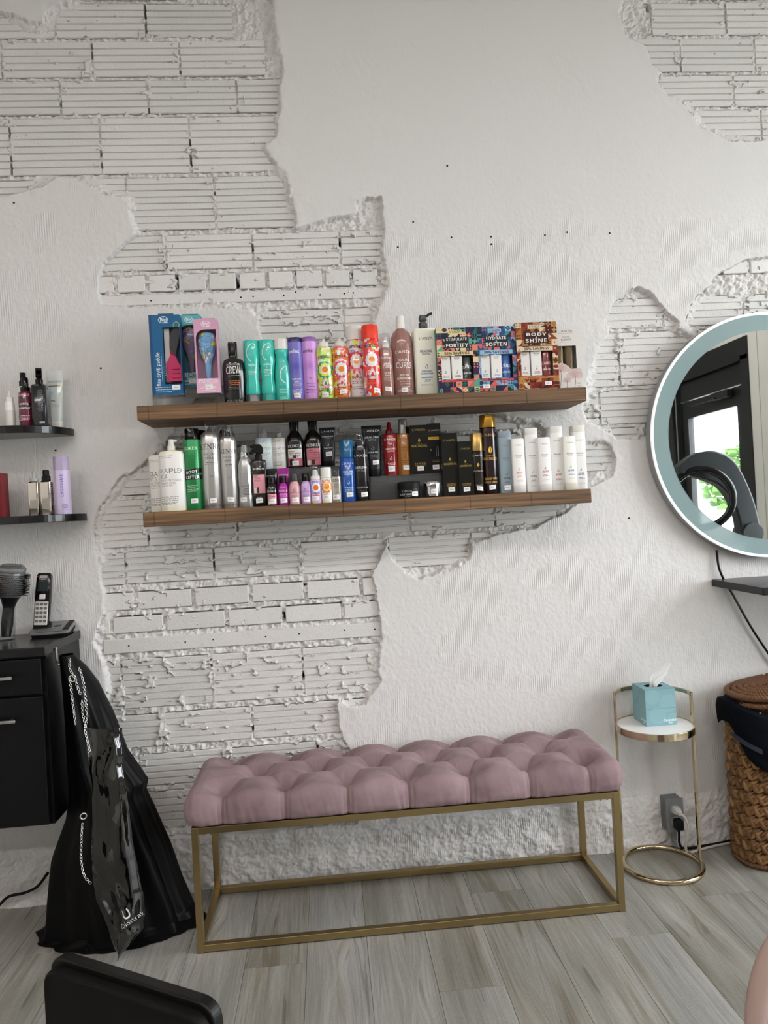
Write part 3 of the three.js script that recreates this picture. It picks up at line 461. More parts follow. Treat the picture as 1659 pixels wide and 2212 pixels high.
{
  const t = thing('salon_cape', 'black fabric cape with shiny vinyl panel and chains hung on the cabinet side', 'cape');
  const O = [[0.83, -0.79, -0.752, 0.225, 0.275], [0.78, -0.795, -0.728, 0.16, 0.28], [0.73, -0.796, -0.702, 0.13, 0.283], [0.63, -0.797, -0.665, 0.1, 0.288], [0.51, -0.797, -0.628, 0.085, 0.296], [0.43, -0.797, -0.575, 0.08, 0.302], [0.4, -0.798, -0.582, 0.08, 0.304], [0.35, -0.81, -0.562, 0.075, 0.306], [0.237, -0.86, -0.522, 0.07, 0.31], [0.12, -0.885, -0.492, 0.06, 0.314], [0.03, -0.9, -0.462, 0.05, 0.316], [0.004, -0.905, -0.45, 0.05, 0.318]];
  const at = (y) => { let k = 0; while (k < O.length - 2 && O[k + 1][0] > y) k++; const a = O[k], b = O[k + 1], s = clamp((a[0] - y) / (a[0] - b[0])); return a.map((v, i) => lerp(v, b[i], s)); };
  const surf = (grow) => sheet(260, 110, (u, v) => {
    const y = lerp(0.83, 0.004, v ** 0.95), [, xl, xr, zb, zf] = at(y), a = u * Math.PI * 2, cx = (xl + xr) / 2, cz = (zb + zf) / 2, ax = (xr - xl) / 2, az = (zf - zb) / 2;
    const amp = 0.16 * sstep(0, 0.35, v), ph = 1.2 * fbm(v * 2.2, 4, 2);
    const fold = 1 - amp * 0.5 + amp * (0.5 * Math.sin(7 * a + ph * 3) + 0.3 * Math.sin(13 * a + 2 + ph * 4) + 0.35 * (fbm(4 + 3 * Math.cos(a), 4 + 3 * Math.sin(a) + v * 2, 3) - 0.5));
    let x = cx + Math.cos(a) * ax * lerp(1, fold, 0.75) * grow, z = cz + Math.sin(a) * az * fold * grow;
    if (y > 0.37) x = Math.max(x, -0.798); z = Math.max(z, 0.04);
    return [x, y + (v > 0.97 ? 0.012 * (fbm(u * 30, 1, 2)) : 0), z];
  });
  mesh('cape_cloth', surf(1), mat('#040405', 0.48, { specularIntensity: 0.3, sheen: 0.12, sheenColor: S('#39404c'), side: THREE.DoubleSide }), t);
  // hem spread on the floor
  mesh('cape_hem', sheet(160, 10, (u, v) => { const a = u * Math.PI * 2, [, xl, xr, zb, zf] = O[11], cx = (xl + xr) / 2, cz = (zb + zf) / 2, k = 0.75 + v * (0.28 + 0.22 * (fbm(5 + 4 * Math.cos(a), 5 + 4 * Math.sin(a), 2) - 0.3)); return [cx + Math.cos(a) * (xr - xl) / 2 * k, 0.022 * (1 - v) * (0.4 + fbm(u * 40, 2, 2)) + 0.002 + 0.006 * fbm(u * 50, v * 4, 2) * (1 - v * 0.6), Math.max(0.03, cz + Math.sin(a) * (zf - zb) / 2 * k)]; }), mat('#050506', 0.55, { side: THREE.DoubleSide, specularIntensity: 0.3, sheen: 0.12, sheenColor: S('#39404c') }), t);
  const c = document.createElement('canvas'); c.width = 256; c.height = 1024; const x = c.getContext('2d'); x.fillStyle = '#050506'; x.fillRect(0, 0, 256, 1024);
  x.save(); x.translate(186, 800); x.rotate(-0.5); x.strokeStyle = '#dfe3e4'; x.lineWidth = 9; x.beginPath(); x.arc(0, -46, 20, -0.9, 4.0); x.stroke(); x.fillStyle = '#dfe3e4'; x.font = '42px sans-serif'; x.textAlign = 'center'; x.scale(0.8, 1); x.fillText('colortrak', 0, 20); x.restore();
  const tx = new THREE.CanvasTexture(c); tx.colorSpace = THREE.SRGBColorSpace; tx.flipY = false;
  const row = (v) => { const q = v * (APRON.length - 1), k = Math.min(APRON.length - 2, Math.floor(q)), s = q - k; return APRON[k].map((n, i) => lerp(n, APRON[k + 1][i], s)); };
  mesh('vinyl_panel', sheet(70, 200, (u, v) => {
    const [lx, ly, rx, ry, z] = row(v), m = 4 * u * (1 - u), low = sstep(0.55, 0.7, v);
    const cr = 0.010 * (fbm(u * 2.2 + 1, v * 4, 2) - 0.5) + 0.007 * Math.abs(Math.sin(u * 4 + v * 9 + 3 * fbm(u * 2, v * 5, 2))) ** 3 - 0.02 * sstep(0.8, 1, u) + low * 0.03 * (fbm(u * 2.6 + v * 3, v * 6 - u * 2, 2) - 0.5) + 0.006 * Math.sin(u * 7 + v * 4) + 0.0016 * (fbm(u * 9, v * 26, 2) - 0.5);
    return [lerp(lx, rx, u) + 0.006 * (fbm(v * 18, u < 0.5 ? 1 : 9, 2) - 0.5), Math.max(0.004, lerp(ly, ry, u)), z + 0.03 + 0.012 * m + cr * (0.35 + 0.65 * m)];
  }), mat('#ffffff', 0.06, { map: tx, clearcoat: 1, clearcoatRoughness: 0.03, side: THREE.DoubleSide }), t);
  const link = new THREE.TorusGeometry(0.0042, 0.0012, 5, 10); link.scale(0.75, 1, 1);
  for (const pts of CHAINS) {
    const cv = new THREE.CatmullRomCurve3(pts.map(V)), n = Math.round(cv.getLength() / 0.0062), list = [];
    for (let k = 0; k <= n; k++) { const p = cv.getPointAt(k / n), d = cv.getTangentAt(k / n), g = link.clone(); g.rotateY(k % 2 ? 0.9 : -0.5); g.applyQuaternion(new THREE.Quaternion().setFromUnitVectors(new THREE.Vector3(0, 1, 0), d)); g.translate(p.x, p.y, p.z + 0.036); list.push(g); }
    mesh('chain', join(list), chrome, t);
  }
  for (const [p, r] of [[[-0.737, 0.772, 0.312], 0.009], [[-0.698, 0.622, 0.327], 0.008], [[-0.688, 0.563, 0.336], 0.009], [[-0.716, 0.395, 0.345], 0.008]]) mesh('clasp_ring', new THREE.TorusGeometry(r, 0.0022, 8, 20), chrome, t, p, [0, 0.4, 0]);
}
// ---------- rounded black wall shelves on the left ----------
const LSH1 = 1.512, LSH2 = 1.24;
for (const [y, xr, label] of [[LSH1, -0.79, 'upper black wall shelf with rounded end on the left'], [LSH2, -0.765, 'lower black wall shelf with rounded end on the left']]) {
  const s = new THREE.Shape(), d = 0.15, L = 0.7; s.moveTo(-L, 0); s.lineTo(0, 0); s.bezierCurveTo(0, 0.06, -0.06, d, -0.16, d); s.lineTo(-L, d); s.closePath();
  const g = new THREE.ExtrudeGeometry(s, { depth: 0.02, bevelEnabled: true, bevelSize: 0.0015, bevelThickness: 0.0015, bevelSegments: 2, curveSegments: 24 }); g.rotateX(Math.PI / 2); g.translate(0, -0.0015, 0);
  const m = mesh('rounded_shelf', g, mat('#131416', 0.2), null, [xr, y, 0.024]); m.userData = { label, category: 'shelf', group: 'black rounded wall shelves' };
}
// ---------- phone ----------
{
  const t = thing('cordless_phone', 'silver and black cordless phone standing in its charging base', 'phone', [-0.866, 0.868, 0.085], 0.1);
  t.scale.setScalar(1.04);
  const sil = mat('#8d8e90', 0.35, { metalness: 0.5 });
  const base = loft([[0, 0.05, 0.048], [0.012, 0.056, 0.052], [0.017, 0.057, 0.054]], 7, 48); mesh('base_foot', base, blackMatte, t, [0, 0, 0]);
  const top = mesh('base_top', loft([[0, 0.057, 0.054], [0.006, 0.057, 0.054], [0.009, 0.054, 0.051]], 8, 48), sil, t, [0, 0.017, 0], [0.16, 0, 0]);
  mesh('button_strip', rbox(0.016, 0.004, 0.09, 0.002, 0.046, 0.009, 0), blackMatte, top);
  mesh('display', rbox(0.018, 0.002, 0.016, 0.003, 0.016, 0.0095, 0.002), blackGloss, top);
  mesh('cradle', loft([[0, 0.026, 0.016], [0.022, 0.024, 0.013]], 4, 32), blackMatte, t, [-0.026, 0.018, 0.006]);
  const hs = mesh('handset', loft([[0, 0.018, 0.009], [0.004, 0.0215, 0.011], [0.1, 0.0225, 0.012], [0.15, 0.021, 0.012], [0.157, 0.017, 0.009]], 5, 40), blackGloss, t, [-0.026, 0.03, 0.018], [-0.2, 0, -0.06]);
  mesh('keypad', rbox(0.037, 0.07, 0.004, 0.004, 0, 0.037, 0.0115), mat('#b8b6b2', 0.35, { metalness: 0.3 }), hs);
  for (let j = 0; j < 5; j++) for (let i = 0; i < 3; i++) mesh('key', rbox(0.0085, 0.0075, 0.003, 0.002, (i - 1) * 0.0112, 0.014 + j * 0.0125, 0.0136), mat('#55565a', 0.4), hs);
  mesh('screen', rbox(0.029, 0.03, 0.002, 0.001, 0, 0.117, 0.0118), mat('#1d2a2a', 0.12), hs);
  mesh('navigation_key', rbox(0.017, 0.015, 0.003, 0.004, 0, 0.086, 0.0122), mat('#c4c3c0', 0.3, { metalness: 0.4 }), hs);
  const word = (bg, fg) => { const c = document.createElement('canvas'); c.width = 96; c.height = 32; const x = c.getContext('2d'); x.fillStyle = bg; x.fillRect(0, 0, 96, 32); x.fillStyle = fg; x.font = 'bold 28px sans-serif'; x.textAlign = 'center'; x.fillText('vtech', 48, 24); const q = new THREE.CanvasTexture(c); q.colorSpace = THREE.SRGBColorSpace; return mat('#ffffff', 0.3, { map: q }); };
  mesh('lettering', new THREE.PlaneGeometry(0.018, 0.006), word('#08080a', '#d5d5d2'), hs, [0, 0.138, 0.0128]);
  mesh('lettering', new THREE.PlaneGeometry(0.018, 0.006).rotateX(-Math.PI / 2), word('#8d8e90', '#2a2b2d'), top, [0.014, 0.0094, 0.03]);
  mesh('indicator', new THREE.SphereGeometry(0.0016, 8, 6), new THREE.MeshStandardMaterial({ color: 0xcc1020, emissive: 0xcc1020, emissiveIntensity: 0.6 }), hs, [-0.017, 0.146, 0.0108]);
}
// ---------- round hair brush in a clear holder ----------
{
  const t = thing('round_brush', 'large round ceramic hair brush with black bristles standing in a clear cup', 'brush', [-0.985, 0.868, 0.14], 0, null);
  t.rotation.set(0.05, 0, -0.16);
  mesh('handle', loft([[0.012, 0.013, 0.013], [0.05, 0.017, 0.017], [0.1, 0.016, 0.016], [0.125, 0.024, 0.024], [0.135, 0.031, 0.031]], 2, 32), blackMatte, t);
  mesh('barrel', loft([[0.135, 0.031, 0.031], [0.139, 0.034, 0.034], [0.205, 0.037, 0.037], [0.21, 0.036, 0.036]], 2, 40), mat('#77797b', 0.4, { metalness: 0.6 }), t);
  mesh('end_cap', loft([[0.208, 0.036, 0.036], [0.212, 0.039, 0.039], [0.222, 0.039, 0.039], [0.229, 0.031, 0.031], [0.23, 0.028, 0.028]], 2, 40), mat('#9b9c9d', 0.3, { metalness: 0.7 }), t);
  const c = document.createElement('canvas'); c.width = c.height = 128; const x = c.getContext('2d'); x.fillStyle = '#8f9092'; x.fillRect(0, 0, 128, 128); x.strokeStyle = '#232427'; x.lineWidth = 4; x.beginPath(); x.arc(64, 64, 56, 0, 7); x.stroke(); x.fillStyle = '#232427'; x.font = 'bold 46px sans-serif'; x.textAlign = 'center'; x.translate(64, 64); x.rotate(Math.PI); x.fillText('450', 0, 16);
  const tx = new THREE.CanvasTexture(c); tx.colorSpace = THREE.SRGBColorSpace; mesh('size_badge', new THREE.CircleGeometry(0.028, 40).rotateX(-Math.PI / 2), mat('#ffffff', 0.35, { map: tx, metalness: 0.4 }), t, [0, 0.2306, 0]);
  const list = [], dots = [], r = rng(8); for (let j = 0; j < 11; j++) for (let i = 0; i < 40; i++) { const a = (i + (j % 2) * 0.5) / 40 * Math.PI * 2, y = 0.143 + j * 0.0058, g = new THREE.CylinderGeometry(0.0004, 0.0009, 0.019, 4, 1, true); g.translate(0, 0.0095, 0); g.rotateZ(-Math.PI / 2 + (r() - 0.3) * 0.35); g.translate(0.035, 0, 0); g.rotateY(a); g.translate(0, y, 0); list.push(g); }
  const br = mesh('bristles', join(list), blackMatte, t); br.userData.kind = 'stuff';
  const k = thing('clear_holder', 'clear acrylic brush holder on the black worktop', 'holder', [-0.99, 0.868, 0.14]);
  mesh('cup', loft([[0, 0.032, 0.032], [0.003, 0.033, 0.033], [0.1, 0.037, 0.037], [0.1, 0.035, 0.035], [0.006, 0.03, 0.03], [0.005, 0.001, 0.001]], 2, 40), clearPlastic, k);
}
// ---------- cord on the left wall foot ----------
{ const m = mesh('floor_cord', tube([[-1.35, 0.006, 0.12], [-1.2, 0.006, 0.07], [-1.1, 0.02, 0.05], [-1.06, 0.05, 0.046], [-1.01, 0.058, 0.046], [-0.97, 0.075, 0.05], [-0.93, 0.12, 0.06]], 0.0045, 60), blackMatte, null); m.userData = { label: 'black cord along the wall foot below the floating cabinet', category: 'cord' }; }
// ---------- foreground black panel ----------
{
  const ax = -0.56, az = 1.03, bx = -0.232, bz = 1.228, len = Math.hypot(bx - ax, bz - az), t = thing('footrest_panel', 'black padded upright chair footrest at the lower left edge of the frame', 'footrest', [(ax + bx) / 2, 0, (az + bz) / 2], -Math.atan2(bz - az, bx - ax));
  const sh = (w, h, r) => { const s = new THREE.Shape(); s.moveTo(-w / 2, 0); s.lineTo(w / 2, 0); s.lineTo(w / 2, h - r); s.quadraticCurveTo(w / 2, h, w / 2 - r, h); s.lineTo(-w / 2 + r, h); s.quadraticCurveTo(-w / 2, h, -w / 2, h - r); s.closePath(); return s; };
  mesh('shell', new THREE.ExtrudeGeometry(sh(len, 0.37, 0.035), { depth: 0.016, bevelEnabled: true, bevelSize: 0.004, bevelThickness: 0.004, bevelSegments: 4, curveSegments: 12 }), mat('#0c0b0a', 0.4, { specularIntensity: 0.6 }), t, [0, 0.024, -0.022]);
  mesh('pad', new THREE.ExtrudeGeometry(sh(len - 0.018, 0.345, 0.03), { depth: 0.012, bevelEnabled: true, bevelSize: 0.008, bevelThickness: 0.008, bevelSegments: 5, curveSegments: 12 }), mat('#050505', 0.6, { specularIntensity: 0.4 }), t, [0, 0.034, 0.0]);
  mesh('foot', rbox(len * 0.8, 0.022, 0.16, 0.006, 0, 0.011, 0), mat('#0c0b0a', 0.4, { specularIntensity: 0.6 }), t);
}
// ---------- pale pink chair at the lower right edge ----------
{
  const t = thing('pink_chair', 'pale pink chair back with lilac grey panel cut by the lower right edge', 'chair', [0.83, 0, 1.3]);
  const out = [[-0.175, 0.04], [-0.178, 0.25], [-0.172, 0.36], [-0.14, 0.44], [-0.08, 0.49], [0, 0.505], [0.08, 0.49], [0.14, 0.44], [0.172, 0.36], [0.178, 0.25], [0.175, 0.04]];
  mesh('padded_edge', tube(out.map(([x, y]) => [x, y, 0]), 0.017, 80, 14), mat('#b39a92', 0.75), t);
  const s = new THREE.Shape(); out.forEach(([x, y], i) => i ? s.lineTo(x, y) : s.moveTo(x, y)); s.closePath();
  mesh('back_panel', new THREE.ExtrudeGeometry(s, { depth: 0.02, bevelEnabled: false }), mat('#9d98a2', 0.65), t, [0, 0, -0.01]);
  for (const k of [-1, 1]) mesh('leg', cyl(0.012, 0.012, 0.06, k * 0.14, 0.03, 0), brass, t);
}
// ---------- printed labels: cells on shared sheets ----------
const SHEETS = []; let pen = null;
function sheetNew() { const c = document.createElement('canvas'); c.width = c.height = 2048; const g = c.getContext('2d'); const t = new THREE.CanvasTexture(c); t.colorSpace = THREE.SRGBColorSpace; const s = { c, g, t, x: 2, y: 2, row: 0, mats: {} }; SHEETS.push(s); return s; }
function cell(w, h, draw, bright = 50) {
  w = Math.round(w); h = Math.round(h); if (!pen) pen = sheetNew();
  if (pen.x + w + 4 > 2048) { pen.x = 2; pen.y += pen.row + 4; pen.row = 0; }
  if (pen.y + h + 4 > 2048) pen = sheetNew();
  const s = pen, q = { s, x: s.x, y: s.y, w, h }; s.x += w + 4; s.row = Math.max(s.row, h);
  s.g.save(); s.g.beginPath(); s.g.rect(q.x - 1, q.y - 1, w + 2, h + 2); s.g.clip(); s.g.translate(q.x, q.y); draw(s.g, w, h); s.g.globalCompositeOperation = 'color-dodge'; s.g.fillStyle = `rgb(${bright},${bright},${bright})`; s.g.setTransform(1, 0, 0, 1, 0, 0); s.g.fillRect(q.x - 1, q.y - 1, w + 2, h + 2); s.g.globalCompositeOperation = 'multiply'; s.g.fillStyle = 'rgb(240,239,237)'; s.g.fillRect(q.x - 1, q.y - 1, w + 2, h + 2); s.g.restore(); return q;
}
const FIN = { gloss: [0.2, 0], matte: [0.55, 0], satin: [0.36, 0], metal: [0.3, 0.85], chrome: [0.1, 1], foil: [0.28, 0.4] };
function sheetMat(q, f) { const m = q.s.mats; if (!m[f]) m[f] = mat('#ffffff', FIN[f][0], { metalness: FIN[f][1], map: q.s.t, ...(f === 'gloss' ? { clearcoat: 0.5, clearcoatRoughness: 0.06 } : {}), ...(f === 'satin' ? { specularIntensity: 0.6 } : {}) }); return m[f]; }
function toCell(g, q) { const u = g.attributes.uv; for (let i = 0; i < u.count; i++) u.setXY(i, (q.x + 0.5 + u.getX(i) * (q.w - 1)) / 2048, 1 - (q.y + 0.5 + (1 - u.getY(i)) * (q.h - 1)) / 2048); return g; }
function frontUV(g, w, h, y0 = 0) { const p = g.attributes.position, n = g.attributes.normal, u = new Float32Array(p.count * 2); for (let i = 0; i < p.count; i++) { const f = n.getZ(i) > 0.6; u[2 * i] = f ? clamp(0.5 + p.getX(i) / w, 0.01, 0.99) : 0.012; u[2 * i + 1] = f ? clamp((p.getY(i) - y0) / h, 0.01, 0.99) : 0.5; } g.setAttribute('uv', new THREE.BufferAttribute(u, 2)); return g; }
// text stretched into a box of the given width and height, centred at cx, cy
function T(g, s, cx, cy, w, h, col, font = 'sans-serif', weight = '', rot = 0) { g.save(); g.translate(cx, cy); if (rot) g.rotate(rot); g.font = weight + ' 40px ' + font; g.textAlign = 'center'; g.textBaseline = 'alphabetic'; const m = g.measureText(s).width || 1; g.scale(w / m, h / 29); g.fillStyle = col; g.fillText(s, 0, 14.5); g.restore(); }
function lines(g, cx, y, w, n, col, gap = 7, th = 2, seed = 1) { g.fillStyle = col; const r = rng(seed * 7 + n); for (let k = 0; k < n; k++) { const ww = w * (0.6 + 0.4 * r()); let x = cx - ww / 2; while (x < cx + ww / 2) { const l = 3 + 7 * r(); g.fillRect(x, y + k * gap, l, th); x += l + 2; } } }
const fill = (g, w, h, c) => { g.fillStyle = c; g.fillRect(-1, -1, w + 2, h + 2); };
function drop(g, x, y, s, col) { g.strokeStyle = col; g.lineWidth = s * 0.3; g.beginPath(); g.arc(x, y, s * 0.6, -0.6, 3.6); g.stroke(); g.beginPath(); g.moveTo(x - s * 0.05, y - s * 1.3); g.quadraticCurveTo(x + s * 0.8, y - s * 0.6, x + s * 0.5, y); g.stroke(); }
function leafMark(g, x, y, s, col) { g.fillStyle = col; g.beginPath(); g.moveTo(x, y - s * 1.5); g.quadraticCurveTo(x + s * 1.3, y, x, y + s); g.quadraticCurveTo(x - s * 1.4, y + s * 0.2, x, y - s * 1.5); g.fill(); g.strokeStyle = '#15130f'; g.lineWidth = s * 0.18; g.beginPath(); g.moveTo(x - s * 0.2, y + s); g.quadraticCurveTo(x + s * 0.2, y, x + s * 0.1, y - s); g.stroke(); }
const stick = cell(64, 44, (g, w, h) => { fill(g, w, h, '#f0f0ee'); g.strokeStyle = '#8489a8'; g.lineWidth = 2.5; g.beginPath(); g.moveTo(12, 24); for (const [x, y] of [[17, 14], [20, 28], [26, 15], [28, 28], [35, 17], [37, 27], [44, 18], [50, 26]]) g.lineTo(x, y); g.stroke(); });
function sticker(t, rx, rz, y, a = 0, tilt = 0, w = 0.021, h = 0.014) {     // small price label bent round a bottle of half width rx, half depth rz
  const g = sheet(8, 1, (u, v) => { const b = a + (u - 0.5) * w / Math.max(rx, 0.004), e = (v - 0.5) * h + (u - 0.5) * w * tilt; return rz > 1 ? [a + (u - 0.5) * w, y + e, rx + 0.0007] : [(rx + 0.0007) * Math.sin(b), y + e, (rz + 0.0007) * Math.cos(b)]; });
  mesh('price_sticker', toCell(g, stick), sheetMat(stick, 'matte'), t);
}
const CAT = 'bottle';
// round or flattened bottle: body rows [height, half width, half depth]
function bottle(o) {
  const t = thing(o.name || 'bottle', o.label, o.cat || CAT, [o.x, o.y, o.z], o.turn || 0, o.group);
  const y0 = o.rows[0][0], y1 = o.rows[o.rows.length - 1][0], r = Math.max(...o.rows.map((k) => k[1])), n = o.n || 2, W = o.W || 128;
  const q = cell(W, clamp(W * (y1 - y0) / (n > 3 ? 2 * r : Math.PI * r), 40, 470), o.draw);
  mesh('body', toCell(loft(o.rows, n, o.seg || 40), q), sheetMat(q, o.fin || 'gloss'), t);
  for (const [nm, g, m] of o.parts || []) mesh(nm, g, m, t);
  if (o.tag) sticker(t, r, n > 3 ? 9 : (o.rows[1][2] ?? r), ...o.tag);
  return t;
}
const can = (r, h, sh, rt) => [[0, r * 0.94, r * 0.94], [0.004, r, r], [h - sh, r, r], [h - sh * 0.6, r * 0.95, r * 0.95], [h - sh * 0.25, (r + rt) / 2 + r * 0.08, (r + rt) / 2 + r * 0.08], [h, rt, rt]];
const capG = (r, y, h, e = 0.0015) => loft([[y, r, r], [y + h - e, r * 0.99, r * 0.99], [y + h, r * 0.94, r * 0.94]], 2, 36);
const cartonG = (w, h, d) => frontUV(plain(rbox(w, h, d, 0.0008, 0, h / 2, 0, 1)), w, h);
function carton(o) {
  const t = thing(o.name || 'carton', o.label, 'box', [o.x, o.y, o.z], o.turn || 0, o.group), q = cell(o.W || 128, (o.W || 128) * o.h / o.w, o.draw, 12);
  mesh('carton_body', toCell(cartonG(o.w, o.h, o.d), q), sheetMat(q, o.fin || 'satin'), t);
  if (o.tag) sticker(t, o.d / 2, 9, ...o.tag); return t;
}
// carton with an opening in its front
function windowBox(t, w, h, d, hole, q, fin, inside) {
  const s = new THREE.Shape(); s.moveTo(-w / 2, 0); s.lineTo(w / 2, 0); s.lineTo(w / 2, h); s.lineTo(-w / 2, h); s.closePath(); s.holes.push(hole);
  const f = new THREE.ExtrudeGeometry(s, { depth: 0.0012, bevelEnabled: false, curveSegments: 16 }).translate(0, 0, d / 2 - 0.0012);
  mesh('front_panel', toCell(frontUV(plain(f), w, h), q), sheetMat(q, fin), t);
  mesh('carton_shell', join([box(w, h, 0.001, 0, h / 2, -d / 2 + 0.0005), box(0.001, h, d - 0.002, -w / 2 + 0.0005, h / 2, 0), box(0.001, h, d - 0.002, w / 2 - 0.0005, h / 2, 0), box(w, 0.001, d - 0.002, 0, 0.0005, 0), box(w, 0.001, d - 0.002, 0, h - 0.0005, 0)]), inside, t);
}
const rectPath = (x0, x1, y0, y1) => { const p = new THREE.Path(); p.moveTo(x0, y0); p.lineTo(x0, y1); p.lineTo(x1, y1); p.lineTo(x1, y0); p.closePath(); return p; };
const film = mat('#ffffff', 0.05, { transmission: 1, thickness: 0, ior: 1.3 });
function motifs(g, w, h, pal, n, seed) {                        // patchwork of petals, triangles, dots and rings
  const r = rng(seed), k = w / n; fill(g, w, h, pal[0]);
  for (let y = 0; y < h; y += k) for (let x = 0; x < w; x += k) {
    const a = pal[Math.floor(r() * pal.length)], b = pal[Math.floor(r() * pal.length)], c = pal[Math.floor(r() * pal.length)]; g.fillStyle = a; g.fillRect(x, y, k, k); g.fillStyle = b;
    const m = Math.floor(r() * 6); g.save(); g.translate(x + k / 2, y + k / 2); g.rotate(Math.floor(r() * 4) * Math.PI / 2);
    if (m === 0) { g.beginPath(); g.moveTo(-k / 2, -k / 2); g.arc(-k / 2, -k / 2, k, 0, Math.PI / 2); g.fill(); g.fillStyle = c; g.beginPath(); g.moveTo(-k / 2, -k / 2); g.arc(-k / 2, -k / 2, k * 0.5, 0, Math.PI / 2); g.fill(); }
    else if (m === 1) { g.beginPath(); g.moveTo(-k / 2, k / 2); g.lineTo(k / 2, k / 2); g.lineTo(k / 2, -k / 2); g.fill(); }
    else if (m === 2) { for (let p = 0; p < 4; p++) { g.rotate(Math.PI / 2); g.beginPath(); g.ellipse(k * 0.24, 0, k * 0.24, k * 0.13, 0.78, 0, 7); g.fill(); } g.fillStyle = c; g.beginPath(); g.arc(0, 0, k * 0.1, 0, 7); g.fill(); }
    else if (m === 3) { g.beginPath(); g.moveTo(0, -k / 2); g.quadraticCurveTo(k * 0.6, 0, 0, k / 2); g.quadraticCurveTo(-k * 0.6, 0, 0, -k / 2); g.fill(); g.strokeStyle = c; g.lineWidth = k * 0.07; g.beginPath(); g.moveTo(0, -k / 2); g.lineTo(0, k / 2); g.stroke(); }
    else if (m === 4) { for (const [i, j] of [[-1, -1], [1, -1], [1, 1], [-1, 1]]) { g.beginPath(); g.moveTo(i * k * 0.22, j * k * 0.22 - k * 0.2); g.lineTo(i * k * 0.22 + k * 0.18, j * k * 0.22); g.lineTo(i * k * 0.22, j * k * 0.22 + k * 0.18); g.lineTo(i * k * 0.22 - k * 0.18, j * k * 0.22); g.fill(); } }
    else { g.beginPath(); g.moveTo(-k / 2, 0); g.quadraticCurveTo(-k / 4, -k / 2, 0, 0); g.quadraticCurveTo(k / 4, k / 2, k / 2, 0); g.lineTo(k / 2, k / 2); g.lineTo(-k / 2, k / 2); g.fill(); }
    g.restore();
  }
}
